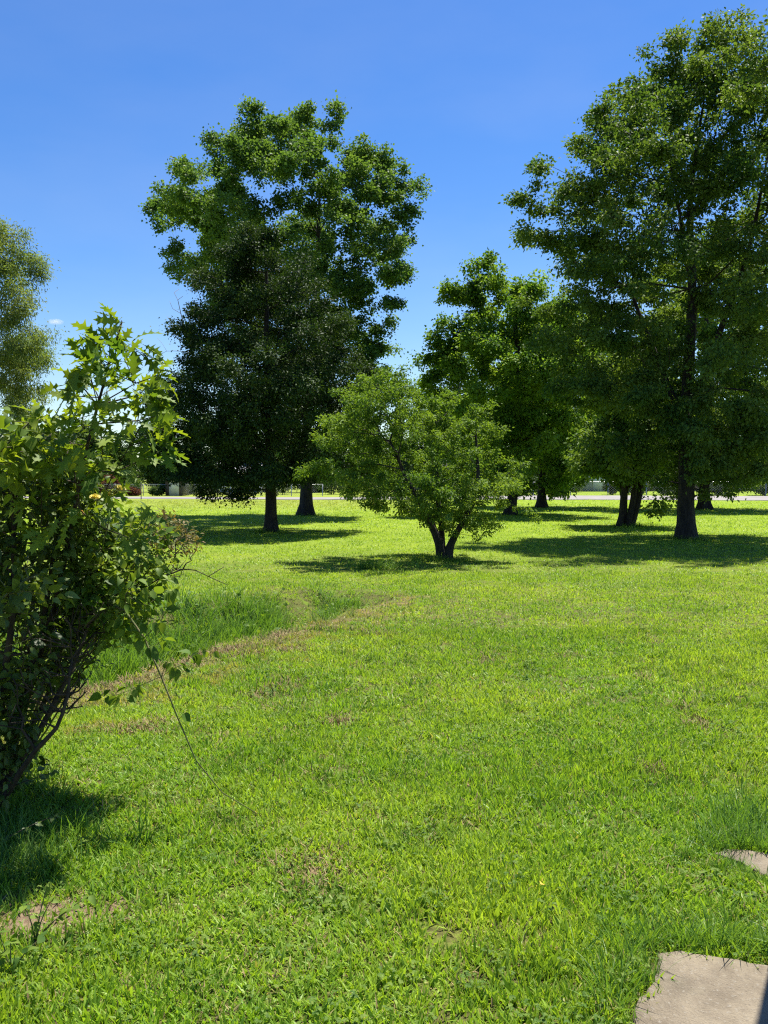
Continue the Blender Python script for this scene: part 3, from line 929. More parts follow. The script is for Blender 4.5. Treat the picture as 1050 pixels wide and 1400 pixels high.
far_shrub(151, 93, 648, 13, 'rounded dark red shrub beyond the road, left end', M['red_leaf'], 1)
far_shrub(182, 96, 652, 12, 'low light green shrub between the two red shrubs', M['far_leaf'], 2)
far_shrub(181, 90, 667, 13, 'low wide dark red shrub behind the thin road post', M['red_leaf'], 3)
far_shrub(215, 90, 664, 11, 'small round dark green shrub beyond the road', M['far_dark'], 4)
far_shrub(128, 92, 663, 10, 'small dark red shrub behind the yellow roses', M['red_leaf'], 5)
far_shrub(748, 92, 652, 12, 'dark green shrub by the fence, left of the pale shed', M['far_dark'], 6)
far_shrub(785, 90, 655, 11, 'leafy green shrub against the pale shed', M['far_leaf'], 7)
far_shrub(1010, 92, 655, 13, 'green shrub behind the chain-link fence at the right', M['far_leaf'], 8)

for i, (px, Yd, top, hw, lab) in enumerate(((660, 80.5, 650, 22, 'broad dark hedge shrub behind the middle of the road'), (702, 80, 656, 18, 'dark hedge shrub beyond the road, left of the stout far trunk'),
                                           (728, 79.3, 648, 20, 'tall dark hedge shrub behind the stout far trunk'), (838, 78, 654, 14, 'dark hedge shrub between the pale shed and the brick house'),
                                           (1045, 74.6, 646, 24, 'tall dark hedge shrub by the fence at the right frame edge'), (600, 85, 652, 22, 'dark hedge shrub beyond the road, behind the left of the central small tree'),
                                           (520, 96, 656, 22, 'dark hedge shrub beyond the road, right of the tallest left tree trunk'), (455, 96, 652, 24, 'wide dark hedge shrub behind the grey trunk of the tallest left tree'),
                                           (380, 97, 654, 22, 'dark hedge shrub behind the trunk of the dense dark tree'), (260, 98, 652, 20, 'dark hedge shrub beside the small brown shed'), (765, 79, 650, 20, 'dark hedge shrub before the pale shed, left side'),
                                           (870, 77.6, 652, 20, 'dark hedge shrub before the brick house, behind the fanning stems'), (910, 77, 656, 20, 'low dark hedge shrub before the brick house, left of the thick trunk'),
                                           (985, 75.8, 652, 22, 'dark hedge shrub just right of the thick right trunk, beyond the road'), (682, 80.2, 652, 20, 'dark hedge shrub beyond the road under the bright green tree'), (630, 81.5, 650, 20, 'dark hedge shrub seen through the right of the central small tree'))):
    far_shrub(px, Yd, top, hw, lab, M['far_dark'], 30 + i)

# ------------------------------------------------------------------ houses, shed, fence, car, post beyond the road
def brick_mat():
    m, N, L = new_mat('brick')
    nt = m.node_tree
    tc = N.new('ShaderNodeTexCoord')
    mp = N.new('ShaderNodeMapping')
    mp.inputs['Rotation'].default_value = (math.radians(90), 0, 0)
    L.new(tc.outputs['Object'], mp.inputs[0])
    b = N.new('ShaderNodeTexBrick')
    b.inputs['Color1'].default_value = (0.20, 0.075, 0.05, 1)
    b.inputs['Color2'].default_value = (0.14, 0.05, 0.035, 1)
    b.inputs['Mortar'].default_value = (0.30, 0.26, 0.22, 1)
    b.inputs['Scale'].default_value = 4.0
    L.new(mp.outputs[0], b.inputs['Vector'])
    L.new(b.outputs[0], N['Principled BSDF'].inputs['Base Color'])
    N['Principled BSDF'].inputs['Roughness'].default_value = 0.85
    return m


M['brick'] = brick_mat()
M['siding'] = plain_mat('pale_siding', (0.34, 0.35, 0.355), (0.28, 0.29, 0.30), 2, 0.6)
M['tan'] = plain_mat('tan_wall', (0.34, 0.27, 0.22), (0.28, 0.22, 0.18), 2, 0.7)
M['roof'] = plain_mat('shingle_roof', (0.10, 0.095, 0.09), (0.06, 0.057, 0.055), 9, 0.9)
M['roof_pale'] = plain_mat('pale_roof', (0.42, 0.42, 0.44), (0.33, 0.33, 0.35), 6, 0.8)
M['trim'] = plain_mat('white_trim', (0.75, 0.74, 0.72), None, 3, 0.5)
M['glass'] = plain_mat('dark_glass', (0.03, 0.035, 0.04), None, 2, 0.08)
M['steel'] = plain_mat('galvanised', (0.42, 0.43, 0.44), None, 8, 0.45, 0.8)
M['wood'] = plain_mat('weathered_wood', (0.11, 0.085, 0.065), (0.07, 0.053, 0.04), 12, 0.85)


def house(name, label, cat, px0, px1, Y, dep, wall_h, ridge_h, wall, roof, windows=2, door=True):
    x0, x1 = at(px0, 670, Y)[0], at(px1, 670, Y)[0]
    cx = (x0 + x1) / 2
    zb = float(ground_z(cx, Y))
    w = (x1 - x0) / 2
    o = np.array([cx, Y + dep / 2, zb])
    root = empty(name, o, label, cat)
    mb = MB()
    mb.box((-w, -dep / 2, -0.3), (w, dep / 2, wall_h))
    mb.add([(-w, -dep / 2, wall_h), (-w, dep / 2, wall_h), (-w, 0, ridge_h - 0.06), (w, -dep / 2, wall_h), (w, dep / 2, wall_h), (w, 0, ridge_h - 0.06)], [(0, 2, 1), (3, 4, 5)])
    mb.build('wall', wall, root)
    rf = MB()
    e = 0.4
    for s in (-1, 1):
        y1, z1 = s * (dep / 2 + e), wall_h - e * (ridge_h - wall_h) / (dep / 2)
        a = [(-w - e, y1, z1), (w + e, y1, z1), (w + e, 0, ridge_h), (-w - e, 0, ridge_h)]
        rf.add(a + [(p[0], p[1], p[2] + 0.12) for p in a], [(0, 1, 2, 3), (7, 6, 5, 4), (0, 4, 5, 1), (1, 5, 6, 2), (2, 6, 7, 3), (3, 7, 4, 0)])
    rf.build('roof', roof, root)
    yf = -dep / 2
    n = windows + (1 if door else 0)
    for i in range(n):
        xc = -w + (i + 0.5) * 2 * w / n
        if door and i == n // 2:
            d = MB(); d.box((xc - 0.5, yf - 0.05, 0), (xc + 0.5, yf - 0.003, 2.1))
            dd = d.build('door', M['trim'], root)
            h_ = MB(); h_.box((xc + 0.34, yf - 0.11, 0.98), (xc + 0.42, yf - 0.05, 1.06)); h_.build('handle', M['steel'], dd)
        else:
            f = MB()
            for lo, hi in (((xc - 0.65, 0.9), (xc + 0.65, 0.98)), ((xc - 0.65, 2.12), (xc + 0.65, 2.2)), ((xc - 0.65, 0.98), (xc - 0.57, 2.12)), ((xc + 0.57, 0.98), (xc + 0.65, 2.12)),
                           ((xc - 0.03, 0.98), (xc + 0.03, 2.12))):
                f.box((lo[0], yf - 0.06, lo[1]), (hi[0], yf - 0.003, hi[1]))
            ff = f.build('window', M['trim'], root)
            g = MB(); g.box((xc - 0.57, yf - 0.03, 0.98), (xc + 0.57, yf - 0.006, 2.12)); g.build('pane', M['glass'], ff)
    return root


house('brick_house', 'low red-brick house beyond the road, behind the thick right trunk', 'house', 852, 1010, 98, 9, 2.7, 4.8, M['brick'], M['roof'], 4)
house('garden_shed', 'pale grey shed beyond the road, left of the brick house', 'shed', 803, 832, 97, 4, 2.7, 3.7, M['siding'], M['roof'], 0, True)
house('frame_house', 'tan house with pale roof beyond the fence, under the dense dark tree', 'house', 268, 352, 112, 8, 2.6, 4.3, M['tan'], M['roof_pale'], 3)
house('garden_shed', 'small dark brown shed beyond the road, left of the tan house', 'shed', 226, 250, 90, 3, 1.7, 2.4, M['wood'], M['roof'], 0, True)
house('frame_house', 'pale house far behind the trunk of the central small tree', 'house', 560, 650, 118, 8, 2.7, 4.4, M['siding'], M['roof'], 3)


def fence(label, pa, pb, h=1.15, step=3.0):
    pa, pb = np.array(pa, float), np.array(pb, float)
    Lf = np.linalg.norm(pb - pa)
    n = int(Lf / step)
    o = np.array([*(pa), float(ground_z(*pa))])
    root = empty('chain_link_fence', o, label, 'fence')
    P = [np.array([*(pa + (pb - pa) * i / n), 0]) for i in range(n + 1)]
    for q in P: q[2] = float(ground_z(q[0], q[1]))
    for i, q in enumerate(P):
        m = MB(); m.tube([q - [0, 0, .1], q + [0, 0, h + 0.05]], [0.04, 0.04], 8); m.build('post', M['steel'], root, o)
    m = MB(); m.tube([q + [0, 0, h] for q in P], 0.03, 6); m.build('rail', M['steel'], root, o)
    m = MB()
    d = (pb - pa) / Lf
    zz = lambda t: float(ground_z(*(pa + d * t)))
    for t in np.arange(0, Lf - h, 0.22):
        for s in (0, 1):
            a = np.array([*(pa + d * (t + s * h)), zz(t) + 0.05]); b = np.array([*(pa + d * (t + (1 - s) * h)), zz(t) + h - 0.03])
            m.tube([a, b], 0.006, 3, False)
    m.build('wire_mesh', M['steel'], root, o)


fence('galvanised chain-link fence beyond the road on the left, before the tan house', (-31, 92.5), (-6, 86.5))
fence('galvanised chain-link fence beyond the road on the right, before the brick house', (10, 78.3), (44, 70.5))

# thin post by the road
pp = at(193, 682, 74)
pz = float(ground_z(pp[0], 74))
root = empty('road_post', (pp[0], 74, pz), 'thin dark post standing at the road edge on the left', 'post')
m = MB(); m.tube([(0, 0, -0.2), (0, 0, 1.35)], 0.04, 8); m.build('post', M['wood'], root)
m = MB(); m.box((-0.055, -0.055, 1.35), (0.055, 0.055, 1.39)); m.build('cap', M['steel'], root)


def car(label, x, Y):
    z = float(ground_z(x, Y))
    root = empty('parked_car', (x, Y, z), label, 'car')
    prof = [(-2.15, .38), (-2.2, .65), (-2.1, .88), (-1.5, .95), (-0.95, 1.38), (0.55, 1.42), (1.15, 0.98), (2.0, .86), (2.2, .6), (2.15, .35)]
    paint = plain_mat('pale_blue_paint', (0.50, 0.58, 0.66), (0.47, 0.55, 0.63), 1, 0.25)
    n = len(prof)
    lay = [(-0.86, 0.94), (-0.8, 1.0), (0.8, 1.0), (0.86, 0.94)]
    vs = [(p[0] * s, yy * (0.86 if p[1] > 1.2 else 1), 0.36 + (p[1] - 0.36) * s) for yy, s in lay for p in prof]
    mb = MB()
    fs = [[k * n + i, k * n + (i + 1) % n, (k + 1) * n + (i + 1) % n, (k + 1) * n + i] for k in range(3) for i in range(n)] + [list(range(n)), list(range(3 * n, 4 * n))[::-1]]
    mb.add(vs, fs); mb.build('body', paint, root)
    for s in (-1, 1):
        for pts in ([(-1.3, .98), (-.85, 1.33), (-.25, 1.34), (-.25, .98)], [(-.15, .98), (-.15, 1.34), (.48, 1.35), (.95, .98)]):
            w = MB()
            w.add([(a, s * (0.87 if zz < 1.2 else 0.77), zz) for a, zz in pts] + [(a, s * (0.89 if zz < 1.2 else 0.79), zz) for a, zz in pts], [(0, 1, 2, 3), (4, 7, 6, 5), (0, 4, 5, 1), (1, 5, 6, 2), (2, 6, 7, 3), (3, 7, 4, 0)])
            w.build('window', M['glass'], root)
        for wx in (-1.35, 1.35):
            t = MB(); t.tube([(wx, s * 0.7, .32), (wx, s * 0.9, .32)], .32, 16)
            tt = t.build('tyre', plain_mat('rubber', (0.02, 0.02, 0.02)), root)
            t = MB(); t.tube([(wx, s * 0.88, .32), (wx, s * 0.915, .32)], .19, 12); t.build('rim', M['steel'], tt)
        h_ = MB(); h_.box((2.1, s * .62 - .14, .62), (2.2, s * .62 + .14, .74)); h_.build('headlight', M['trim'], root)


car('pale blue parked car beyond the fence, left of the dark trunk', -15.2, 94)

# ------------------------------------------------------------------ the tangle of shrubs at the left
def leaf_strip(st, fold=0.25, bend=0.25, wave=0.0):
    """Leaf template from stations (midrib x, outline x, half width): midrib and two edges, folded and arched."""
    v, f = [], []
    for i, (xm, xo, w) in enumerate(st):
        zb = lambda x: -bend * x * x
        wv = wave * math.sin(i * 2.1)
        v += [(xm, 0, zb(xm)), (xo, w, zb(xo) + fold * w + wv), (xo, -w, zb(xo) + fold * w - wv)]
    for i in range(len(st) - 1):
        a, b = 3 * i, 3 * i + 3
        f += [(a, b, b + 1, a + 1), (a, a + 2, b + 2, b)]
    return np.array(v), [np.array(f)]


OAK = leaf_strip([(-.16, -.16, .008), (0, 0, .012), (.08, .09, .03), (.15, .20, .16), (.21, .22, .08), (.30, .30, .07), (.38, .49, .33), (.45, .46, .13), (.54, .54, .10), (.61, .74, .36),
                  (.68, .70, .14), (.77, .77, .10), (.83, .93, .20), (.9, .9, .07), (1.04, 1.04, .004)], 0.22, 0.30, 0.02)
OVATE = leaf_strip([(-.18, -.18, .012), (0, 0, .02), (.1, .1, .20), (.28, .28, .33), (.5, .5, .32), (.72, .72, .20), (.88, .88, .08), (1, 1, .004)], 0.28, 0.28)
HEART = leaf_strip([(-.2, -.2, .01), (0, 0, .03), (.05, .03, .26), (.2, .2, .40), (.42, .42, .40), (.64, .64, .25), (.8, .8, .11), (1, 1, .004)], 0.22, 0.30)
LANCE = leaf_strip([(0, 0, .02), (.2, .2, .16), (.5, .5, .2), (.8, .8, .1), (1, 1, .004)], 0.25, 0.25)

M['oak'] = leaf_mat('lobed_leaf', (0.055, 0.125, 0.016), (0.105, 0.195, 0.022), (0.25, 0.33, 0.03), 0.42, 0.42, patch=5, spec=0.3)
M['hedge'] = leaf_mat('hedge_leaf', (0.032, 0.065, 0.013), (0.06, 0.105, 0.018), (0.15, 0.21, 0.033), 0.28, 0.34, patch=4, spec=0.4)
M['rose_leaf'] = leaf_mat('rose_leaf', (0.05, 0.12, 0.018), (0.10, 0.19, 0.026), (0.25, 0.33, 0.045), 0.40, 0.38, patch=6, spec=0.3)
M['heart'] = leaf_mat('seedling_leaf', (0.055, 0.125, 0.018), (0.10, 0.19, 0.024), (0.20, 0.28, 0.035), 0.42, 0.45, patch=6, spec=0.22)
M['twig_leaf'] = leaf_mat('twig_leaf', (0.12, 0.15, 0.04), (0.19, 0.21, 0.07), (0.28, 0.19, 0.09), 0.3, 0.45, patch=7)
M['vine_leaf'] = leaf_mat('vine_leaf', (0.08, 0.16, 0.018), (0.14, 0.235, 0.024), (0.26, 0.33, 0.03), 0.45, 0.5, patch=5, spec=0.2)


def leaves_at(tpl, centres, outs, m, size, spread, sj=0.3, droop=0.3, upright=0.8, ow=0.8, width=1.0):
    n = len(centres)
    rep = np.repeat(np.arange(n), m)
    N = len(rep)
    g = norm(rng.normal(0, 1, (N, 3)))
    pos = centres[rep] + g * spread * rng.uniform(0.05, 1, (N, 1))
    d = norm(g * 0.7 + outs[rep] * ow + rng.normal(0, 0.35, (N, 3)) + [0, 0, -droop])
    up = norm(np.array([0, 0, upright]) + rng.normal(0, 0.5, (N, 3)) + g * 0.3)
    return place(tpl[0], tpl[1], pos, d, up, size * rng.uniform(1 - sj, 1 + sj, N), np.full(N, width))


def shrub(name, label, cat, base, stems, tg, leaf_args, leafmat, stemmat, bf=0.35, sub=0.12, r_tip=0.0025, limb_from=0.2, group=None, bare=None, lift=0.1, wob=0.08, parts=('stems', 'foliage')):
    """stems: polylines with start and end radius; tg: leafy twig ends; bare: twig ends without leaves."""
    base = np.array(base, float)
    root = empty(name, base, label, cat, group)
    mb = MB()
    trunks = []
    for pts, a, b in stems:
        c, r = trunk_line(np.array(pts[0], float), pts[1:], a, b, 1.15, 16, 0.15)
        trunks.append((c, r))
        mb.tube(c, r, 8)
    allt = tg if bare is None else np.concatenate([tg, bare])
    A, par, R, tips, nt_ = grow(trunks, allt, bf, sub, wob, r_tip, limb_from=limb_from, lift=lift)
    skeleton_mesh(mb, A, par, R, nt_, 4)
    mb.build(parts[0], stemmat, root, base, True)
    out = np.zeros_like(tg)
    for ti, k in tips:
        if ti < len(tg): out[ti] = norm(A[k] - A[par[k]])
    v, f = leaves_at(leaf_args[0], tg, out, *leaf_args[1:])
    mesh_np(parts[1], v, f, leafmat, root, base)
    return root


def region(rows, Y, dy, n, dmin=0.04, seed=0, thr=-0.3, ns=2.0):
    """Random points in front-view rows (pixel y, left x, right x), spread over a depth of +-dy round Y."""
    ys = np.array([r[0] for r in rows], float)
    out = []
    tries = 0
    while len(out) < n and tries < n * 60:
        tries += 1
        y = rng.uniform(ys[0], ys[-1])
        xl, xr = np.interp(y, ys, [r[1] for r in rows]), np.interp(y, ys, [r[2] for r in rows])
        if rng.uniform(0, 1) * max(r[2] - r[1] for r in rows) > xr - xl: continue
        u = rng.uniform(-1, 1)
        x = (xl + xr) / 2 + u * (xr - xl) / 2
        p = at(x, y, Y)
        p[1] += rng.uniform(-1, 1) * dy * math.sqrt(max(0.05, 1 - u * u))
        if noise.noise(Vector(p * ns) + Vector((seed * 5.1, 0, 0))) < thr: continue
        if out and np.min(np.sum((np.array(out) - p) ** 2, axis=1)) < dmin * dmin: continue
        out.append(p)
    return np.array(out)


def gpt(px, Y, z=0.0):
    p = at(px, 700, Y)
    return np.array([p[0], Y, float(ground_z(p[0], Y)) + z])


# dark broadleaved shrub, the body of the tangle
hb = gpt(-30, 4.45, -0.03)
hrows = [(565, -110, 25), (600, -130, 95), (650, -140, 125), (700, -140, 135), (760, -140, 145), (820, -140, 150), (880, -130, 128), (925, -120, 100), (955, -115, 60), (985, -110, 20)]
P_ = at
hstems = [([hb, P_(0, 1075, 4.45), P_(38, 1025, 4.42), P_(62, 985, 4.4), P_(86, 940, 4.45), P_(110, 890, 4.5), P_(128, 830, 4.6)], 0.022, 0.006),
          ([hb + [-.05, .1, 0], P_(5, 1060, 4.55), P_(22, 990, 4.6), P_(50, 900, 4.6), P_(70, 800, 4.7), P_(80, 700, 4.7)], 0.028, 0.008),
          ([hb + [-.1, 0.05, 0], P_(-20, 1050, 4.5), P_(0, 960, 4.5), P_(18, 850, 4.4), P_(20, 720, 4.4), P_(15, 620, 4.5)], 0.026, 0.008),
          ([hb + [-.25, .2, 0], P_(-70, 1000, 4.8), P_(-90, 850, 4.9), P_(-90, 700, 4.9)], 0.05, 0.01),
          ([hb + [.02, -.08, 0], P_(10, 1085, 4.3), P_(48, 1020, 4.2), P_(80, 1002, 4.2), P_(88, 985, 4.22), P_(92, 950, 4.25), P_(98, 900, 4.3)], 0.02, 0.005),
          ([hb + [-.02, .2, 0], P_(20, 1040, 4.8), P_(60, 960, 4.9), P_(100, 880, 4.95), P_(120, 800, 5.0)], 0.022, 0.006)]
ht = np.concatenate([region(hrows, 4.75, 0.55, 400, 0.06, 1, -0.5), region([(950, -90, 70), (1000, -90, 40), (1060, -90, 24), (1090, -80, 10)], 4.4, 0.25, 46, 0.05, 8, -0.5)])
hbare = region([(820, 50, 150), (870, 40, 138), (930, 30, 114), (980, 10, 102)], 4.45, 0.4, 420, 0.022, 2, -0.9)
shrub('broadleaf_shrub', 'dark broadleaved shrub with crooked bare stems at the left edge', 'shrub', hb, hstems, ht,
      (OVATE, 26, 0.043, 0.13, 0.45, 0.25, 0.8, 0.5), M['hedge'], M['twig'], bare=hbare, r_tip=0.003)

# lobed-leaf sapling rising out of it
ob = gpt(-5, 4.75, -0.03)
orows = [(440, 160, 170), (470, 130, 182), (500, 112, 202), (520, 98, 218), (545, 68, 228), (580, 56, 226), (615, 50, 220), (650, 48, 160), (690, 44, 135), (720, 50, 125)]
ot = np.concatenate([region(orows, 4.4, 0.38, 74, 0.07, 3, -0.4), np.array([P_(166, 438, 4.4), P_(160, 452, 4.4), P_(150, 470, 4.38), P_(178, 470, 4.42), P_(190, 482, 4.4), P_(200, 488, 4.4), P_(212, 515, 4.35),
                     P_(222, 528, 4.35), P_(218, 545, 4.35), P_(208, 560, 4.3), P_(222, 615, 4.3), P_(210, 600, 4.3), P_(205, 625, 4.3), P_(120, 505, 4.4), P_(108, 515, 4.4), P_(192, 720, 4.3), P_(188, 740, 4.3), P_(176, 735, 4.3)])])
shrub('oak_sapling', 'young tree with large bright lobed leaves rising highest from the shrubs', 'sapling', ob,
      [([ob, P_(35, 960, 4.7), P_(85, 800, 4.6), P_(108, 650, 4.5), P_(135, 545, 4.42), P_(152, 480, 4.4), P_(166, 440, 4.4)], 0.022, 0.004)],
      ot, (OAK, 5, 0.112, 0.05, 0.25, 0.30, 0.9, 0.9, 1.0), M['oak'], M['twig'], sub=0.12, r_tip=0.0022, limb_from=0.35)
# broad-leaved vine over the top at the very left
vb = gpt(-75, 4.2, -0.03)
vt = region([(572, -60, 50), (600, -80, 62), (640, -80, 40), (665, -80, 20)], 4.1, 0.25, 40, 0.07, 4, -0.5)
shrub('climbing_vine', 'yellow-green broad-leaved climber scrambling over the shrub at the left edge', 'vine', vb,
      [([vb, P_(-70, 950, 4.2), P_(-55, 800, 4.2), P_(-40, 680, 4.15), P_(0, 600, 4.1), P_(40, 578, 4.1)], 0.012, 0.004)],
      vt, (HEART, 8, 0.054, 0.09, 0.45, 0.3, 0.6), M['vine_leaf'], M['stem_green'], sub=0.1, r_tip=0.002)
# low leafy sprays in front of the dark shrub
lt = region([(770, -60, 60), (800, -60, 90), (840, -60, 80), (880, -60, 45)], 4.0, 0.15, 18, 0.09, 9, -0.5)
sb2 = gpt(-60, 4.1, -0.03)
shrub('leafy_shrub', 'pale-tipped leafy sprays low in front of the dark shrub at the left edge', 'shrub', sb2,
      [([sb2, P_(-55, 1000, 4.1), P_(-40, 880, 4.05), P_(0, 810, 4.0), P_(40, 790, 4.0)], 0.012, 0.004), ([sb2 + [.03, .05, 0], P_(-50, 980, 4.1), P_(-60, 850, 4.1)], 0.012, 0.004)],
      lt, (OVATE, 9, 0.055, 0.07, 0.4, 0.3, 0.6), M['hedge'], M['stem_green'], sub=0.1, r_tip=0.002)

# rose bush with yellow blooms
rb = gpt(10, 5.2, -0.03)
rt = region([(688, 148, 168), (715, 112, 214), (750, 96, 232), (790, 92, 222), (830, 92, 212), (875, 100, 178)], 4.75, 0.3, 150, 0.05, 5, -0.4)
rose = shrub('rose_bush', 'rose bush with small yellow blooms and glossy toothed leaves beside the lobed-leaf sapling', 'rose bush', rb,
             [([rb, P_(50, 980, 5.1), P_(110, 840, 4.9), P_(145, 740, 4.55), P_(153, 686, 4.42)], 0.007, 0.003),
              ([rb + [.04, 0, 0], P_(60, 970, 5.1), P_(135, 850, 4.8), P_(190, 770, 4.7), P_(205, 715, 4.7)], 0.007, 0.003),
              ([rb + [-.03, .03, 0], P_(40, 950, 5.1), P_(90, 810, 4.9), P_(112, 710, 4.7)], 0.006, 0.003),
              ([rb + [.05, -.05, 0], P_(70, 990, 5.0), P_(130, 880, 4.75), P_(182, 815, 4.6)], 0.006, 0.003)],
             rt, (OVATE, 13, 0.042, 0.08, 0.4, 0.3, 0.7), M['rose_leaf'], M['stem_green'], sub=0.1, r_tip=0.002,
             bare=np.array([P_(153, 680, 4.40), P_(164, 673, 4.42), P_(130, 684, 4.40), P_(111, 704, 4.36)]))


def bloom(parent, origin, c, r, mat, name='flower', label=None):
    """A rose: rings of cupped petals round a tight heart."""
    V, F, n = [], [], 0
    for ring, (k, R, tilt, cup) in enumerate(((3, 0.35, 1.35, 0.3), (4, 0.6, 1.05, 0.35), (5, 0.85, 0.65, 0.4), (6, 1.0, 0.3, 0.35))):
        for j in range(k):
            a = 2 * math.pi * (j + 0.5 * ring) / k + rng.normal(0, 0.15)
            for iu in range(4):
                for iv in range(4):
                    u, w = iu / 3, (iv / 3 - 0.5) * 2
                    rr = R * r * (0.12 + 0.88 * u)
                    wd = R * r * 0.75 * math.sin(math.pi * min(1, 0.25 + 0.6 * u)) * w
                    out = rr * math.cos(tilt) + 0.12 * r
                    z = rr * math.sin(tilt) * (0.75 + 0.25 * u) + cup * r * 0.4 * w * w - 0.25 * r * u ** 3 * (ring > 1)
                    V.append((out * math.cos(a) - wd * math.sin(a), out * math.sin(a) + wd * math.cos(a), z))
            F += [(n + i * 4 + q, n + i * 4 + q + 1, n + i * 4 + 5 + q, n + i * 4 + 4 + q) for i in range(3) for q in range(3)]
            n += 16
    V = np.array(V)
    t = norm(np.array([rng.normal(0, .3), -0.45, 1.0]))
    a = norm(np.cross([0, 1.0, 0], t)); b = np.cross(t, a)
    V = V[:, :1] * a + V[:, 1:2] * b + V[:, 2:] * t + c
    o = mesh_np(name, V, [np.array(F)], mat, parent, origin, True)
    if label: o['label'] = label
    return o


def petal_mat(name, a, b):
    m = leaf_mat(name, a, tuple((x + y) / 2 for x, y in zip(a, b)), b, 0.25, 0.6, patch=9, spec=0.2)
    return m


M['petal'] = petal_mat('yellow_petal', (0.72, 0.60, 0.12), (0.80, 0.70, 0.28))
M['petal_o'] = petal_mat('peach_petal', (0.75, 0.42, 0.14), (0.8, 0.55, 0.25))
for (x, y, Yd, r, mt, lab) in ((153, 677, 4.40, 0.034, 'petal', None), (164, 669, 4.42, 0.028, 'petal', None), (130, 680, 4.40, 0.025, 'petal', None), (111, 701, 4.36, 0.017, 'petal_o', 'small peach bud')):
    bloom(rose, rb, P_(x, y, Yd), r, M[mt], 'flower', lab)

# wiry twiggy shrub to the right of the roses
tb = gpt(30, 5.5, -0.03)
tt = region([(700, 205, 232), (718, 200, 255), (738, 202, 274), (756, 208, 268)], 5.0, 0.18, 95, 0.025, 6, -0.8)
tbare = np.concatenate([region([(745, 205, 270), (770, 200, 262), (795, 195, 245)], 5.0, 0.15, 75, 0.02, 7, -0.9), np.array([P_(300, 795, 4.95), P_(306, 775, 4.95), P_(312, 800, 4.95), P_(285, 788, 4.95)])])
shrub('wiry_shrub', 'wiry bare-twigged shrub with tiny reddish leaves right of the roses', 'shrub', tb,
      [([tb, P_(80, 960, 5.35), P_(140, 860, 5.2), P_(195, 800, 5.05), P_(225, 782, 5.0), P_(250, 778, 4.98)], 0.008, 0.004),
       ([tb + [.03, 0, 0], P_(85, 930, 5.3), P_(165, 830, 5.1), P_(210, 770, 5.0)], 0.007, 0.004),
       ([tb + [.0, .05, 0], P_(90, 945, 5.3), P_(170, 850, 5.1), P_(215, 800, 5.0), P_(240, 760, 5.0)], 0.006, 0.003)],
      tt, (LANCE, 7, 0.026, 0.035), M['twig_leaf'], M['twig'], sub=0.07, r_tip=0.0022, bf=0.25, bare=tbare)

# arching seedling with heart-shaped leaves whose long shoot falls to the lawn
eb = gpt(10, 4.9, -0.03)
cane = [eb, P_(50, 960, 4.85), P_(105, 840, 4.75), P_(158, 795, 4.6), P_(180, 830, 4.5), P_(200, 878, 4.42), P_(216, 906, 4.4), P_(236, 955, 4.38), P_(252, 1000, 4.38), P_(262, 1048, 4.38), P_(276, 1085, 4.4)]
cane.append(gpt(291, 4.42, 0.05)); cane.append(gpt(318, 4.38, 0.035)); cane.append(gpt(350, 4.36, 0.03))
et = np.array([P_(x, y, Yd) for x, y, Yd in ((172, 812, 4.45), (185, 822, 4.4), (200, 828, 4.4), (214, 818, 4.38), (228, 812, 4.38), (236, 808, 4.4), (205, 845, 4.38), (220, 850, 4.4), (196, 868, 4.36), (208, 885, 4.36),
               (222, 876, 4.38), (212, 900, 4.36), (228, 905, 4.36), (240, 912, 4.36), (252, 908, 4.38), (262, 896, 4.38), (274, 892, 4.4), (286, 888, 4.4), (176, 780, 4.5), (160, 800, 4.5), (168, 850, 4.5),
               (190, 938, 4.38), (176, 944, 4.38), (160, 950, 4.38), (148, 952, 4.38), (252, 975, 4.37), (150, 820, 4.5), (185, 795, 4.45), (140, 840, 4.55), (196, 805, 4.42), (212, 832, 4.4), (225, 835, 4.4))])
shrub('arching_seedling', 'arching seedling with drooping heart-shaped leaves and a long shoot trailing onto the lawn', 'seedling', eb,
      [(cane, 0.009, 0.0022)], et, (HEART, 3, 0.057, 0.04, 0.25, 0.9, 0.5, 0.5, 0.9), M['heart'], M['stem_green'], sub=0.08, r_tip=0.0016, bf=0.5, limb_from=0.2, lift=0.02)


def sprig(label, pts, leaf, size, k, mat, base=None, name='leafy_sprig', cat='sprig'):
    """One shoot with leaves in two rows."""
    pts = np.array(pts)
    o = pts[0]
    root = empty(name, o, label, cat)
    c, r = trunk_line(pts[0], list(pts[1:]), 0.004, 0.0015, 1.0, 16, 0.1)
    mb = MB(); mb.tube(c, r, 5); mb.build('stem', M['twig'], root, o)
    idx = np.linspace(4, 15, k).astype(int)
    pos, d = [], []
    for n_, i in enumerate(idx):
        t = norm(c[min(i + 1, 15)] - c[i - 1])
        side = norm(np.cross(t, [0, 0, 1.0])) * (1 if n_ % 2 else -1)
        for s in ((side,) if i < 15 else (side, -side, t)):
            pos.append(c[i]); d.append(s * 0.9 + t * 0.6 + [0, 0, -0.25] + rng.normal(0, 0.2, 3))
    pos, d = np.array(pos), np.array(d)
    v, f = place(leaf[0], leaf[1], pos, d, norm(np.array([0, -0.2, 1.0]) + rng.normal(0, 0.25, pos.shape)), size * rng.uniform(0.75, 1.2, len(pos)))
    mesh_np('leaves', v, f, mat, root, o)


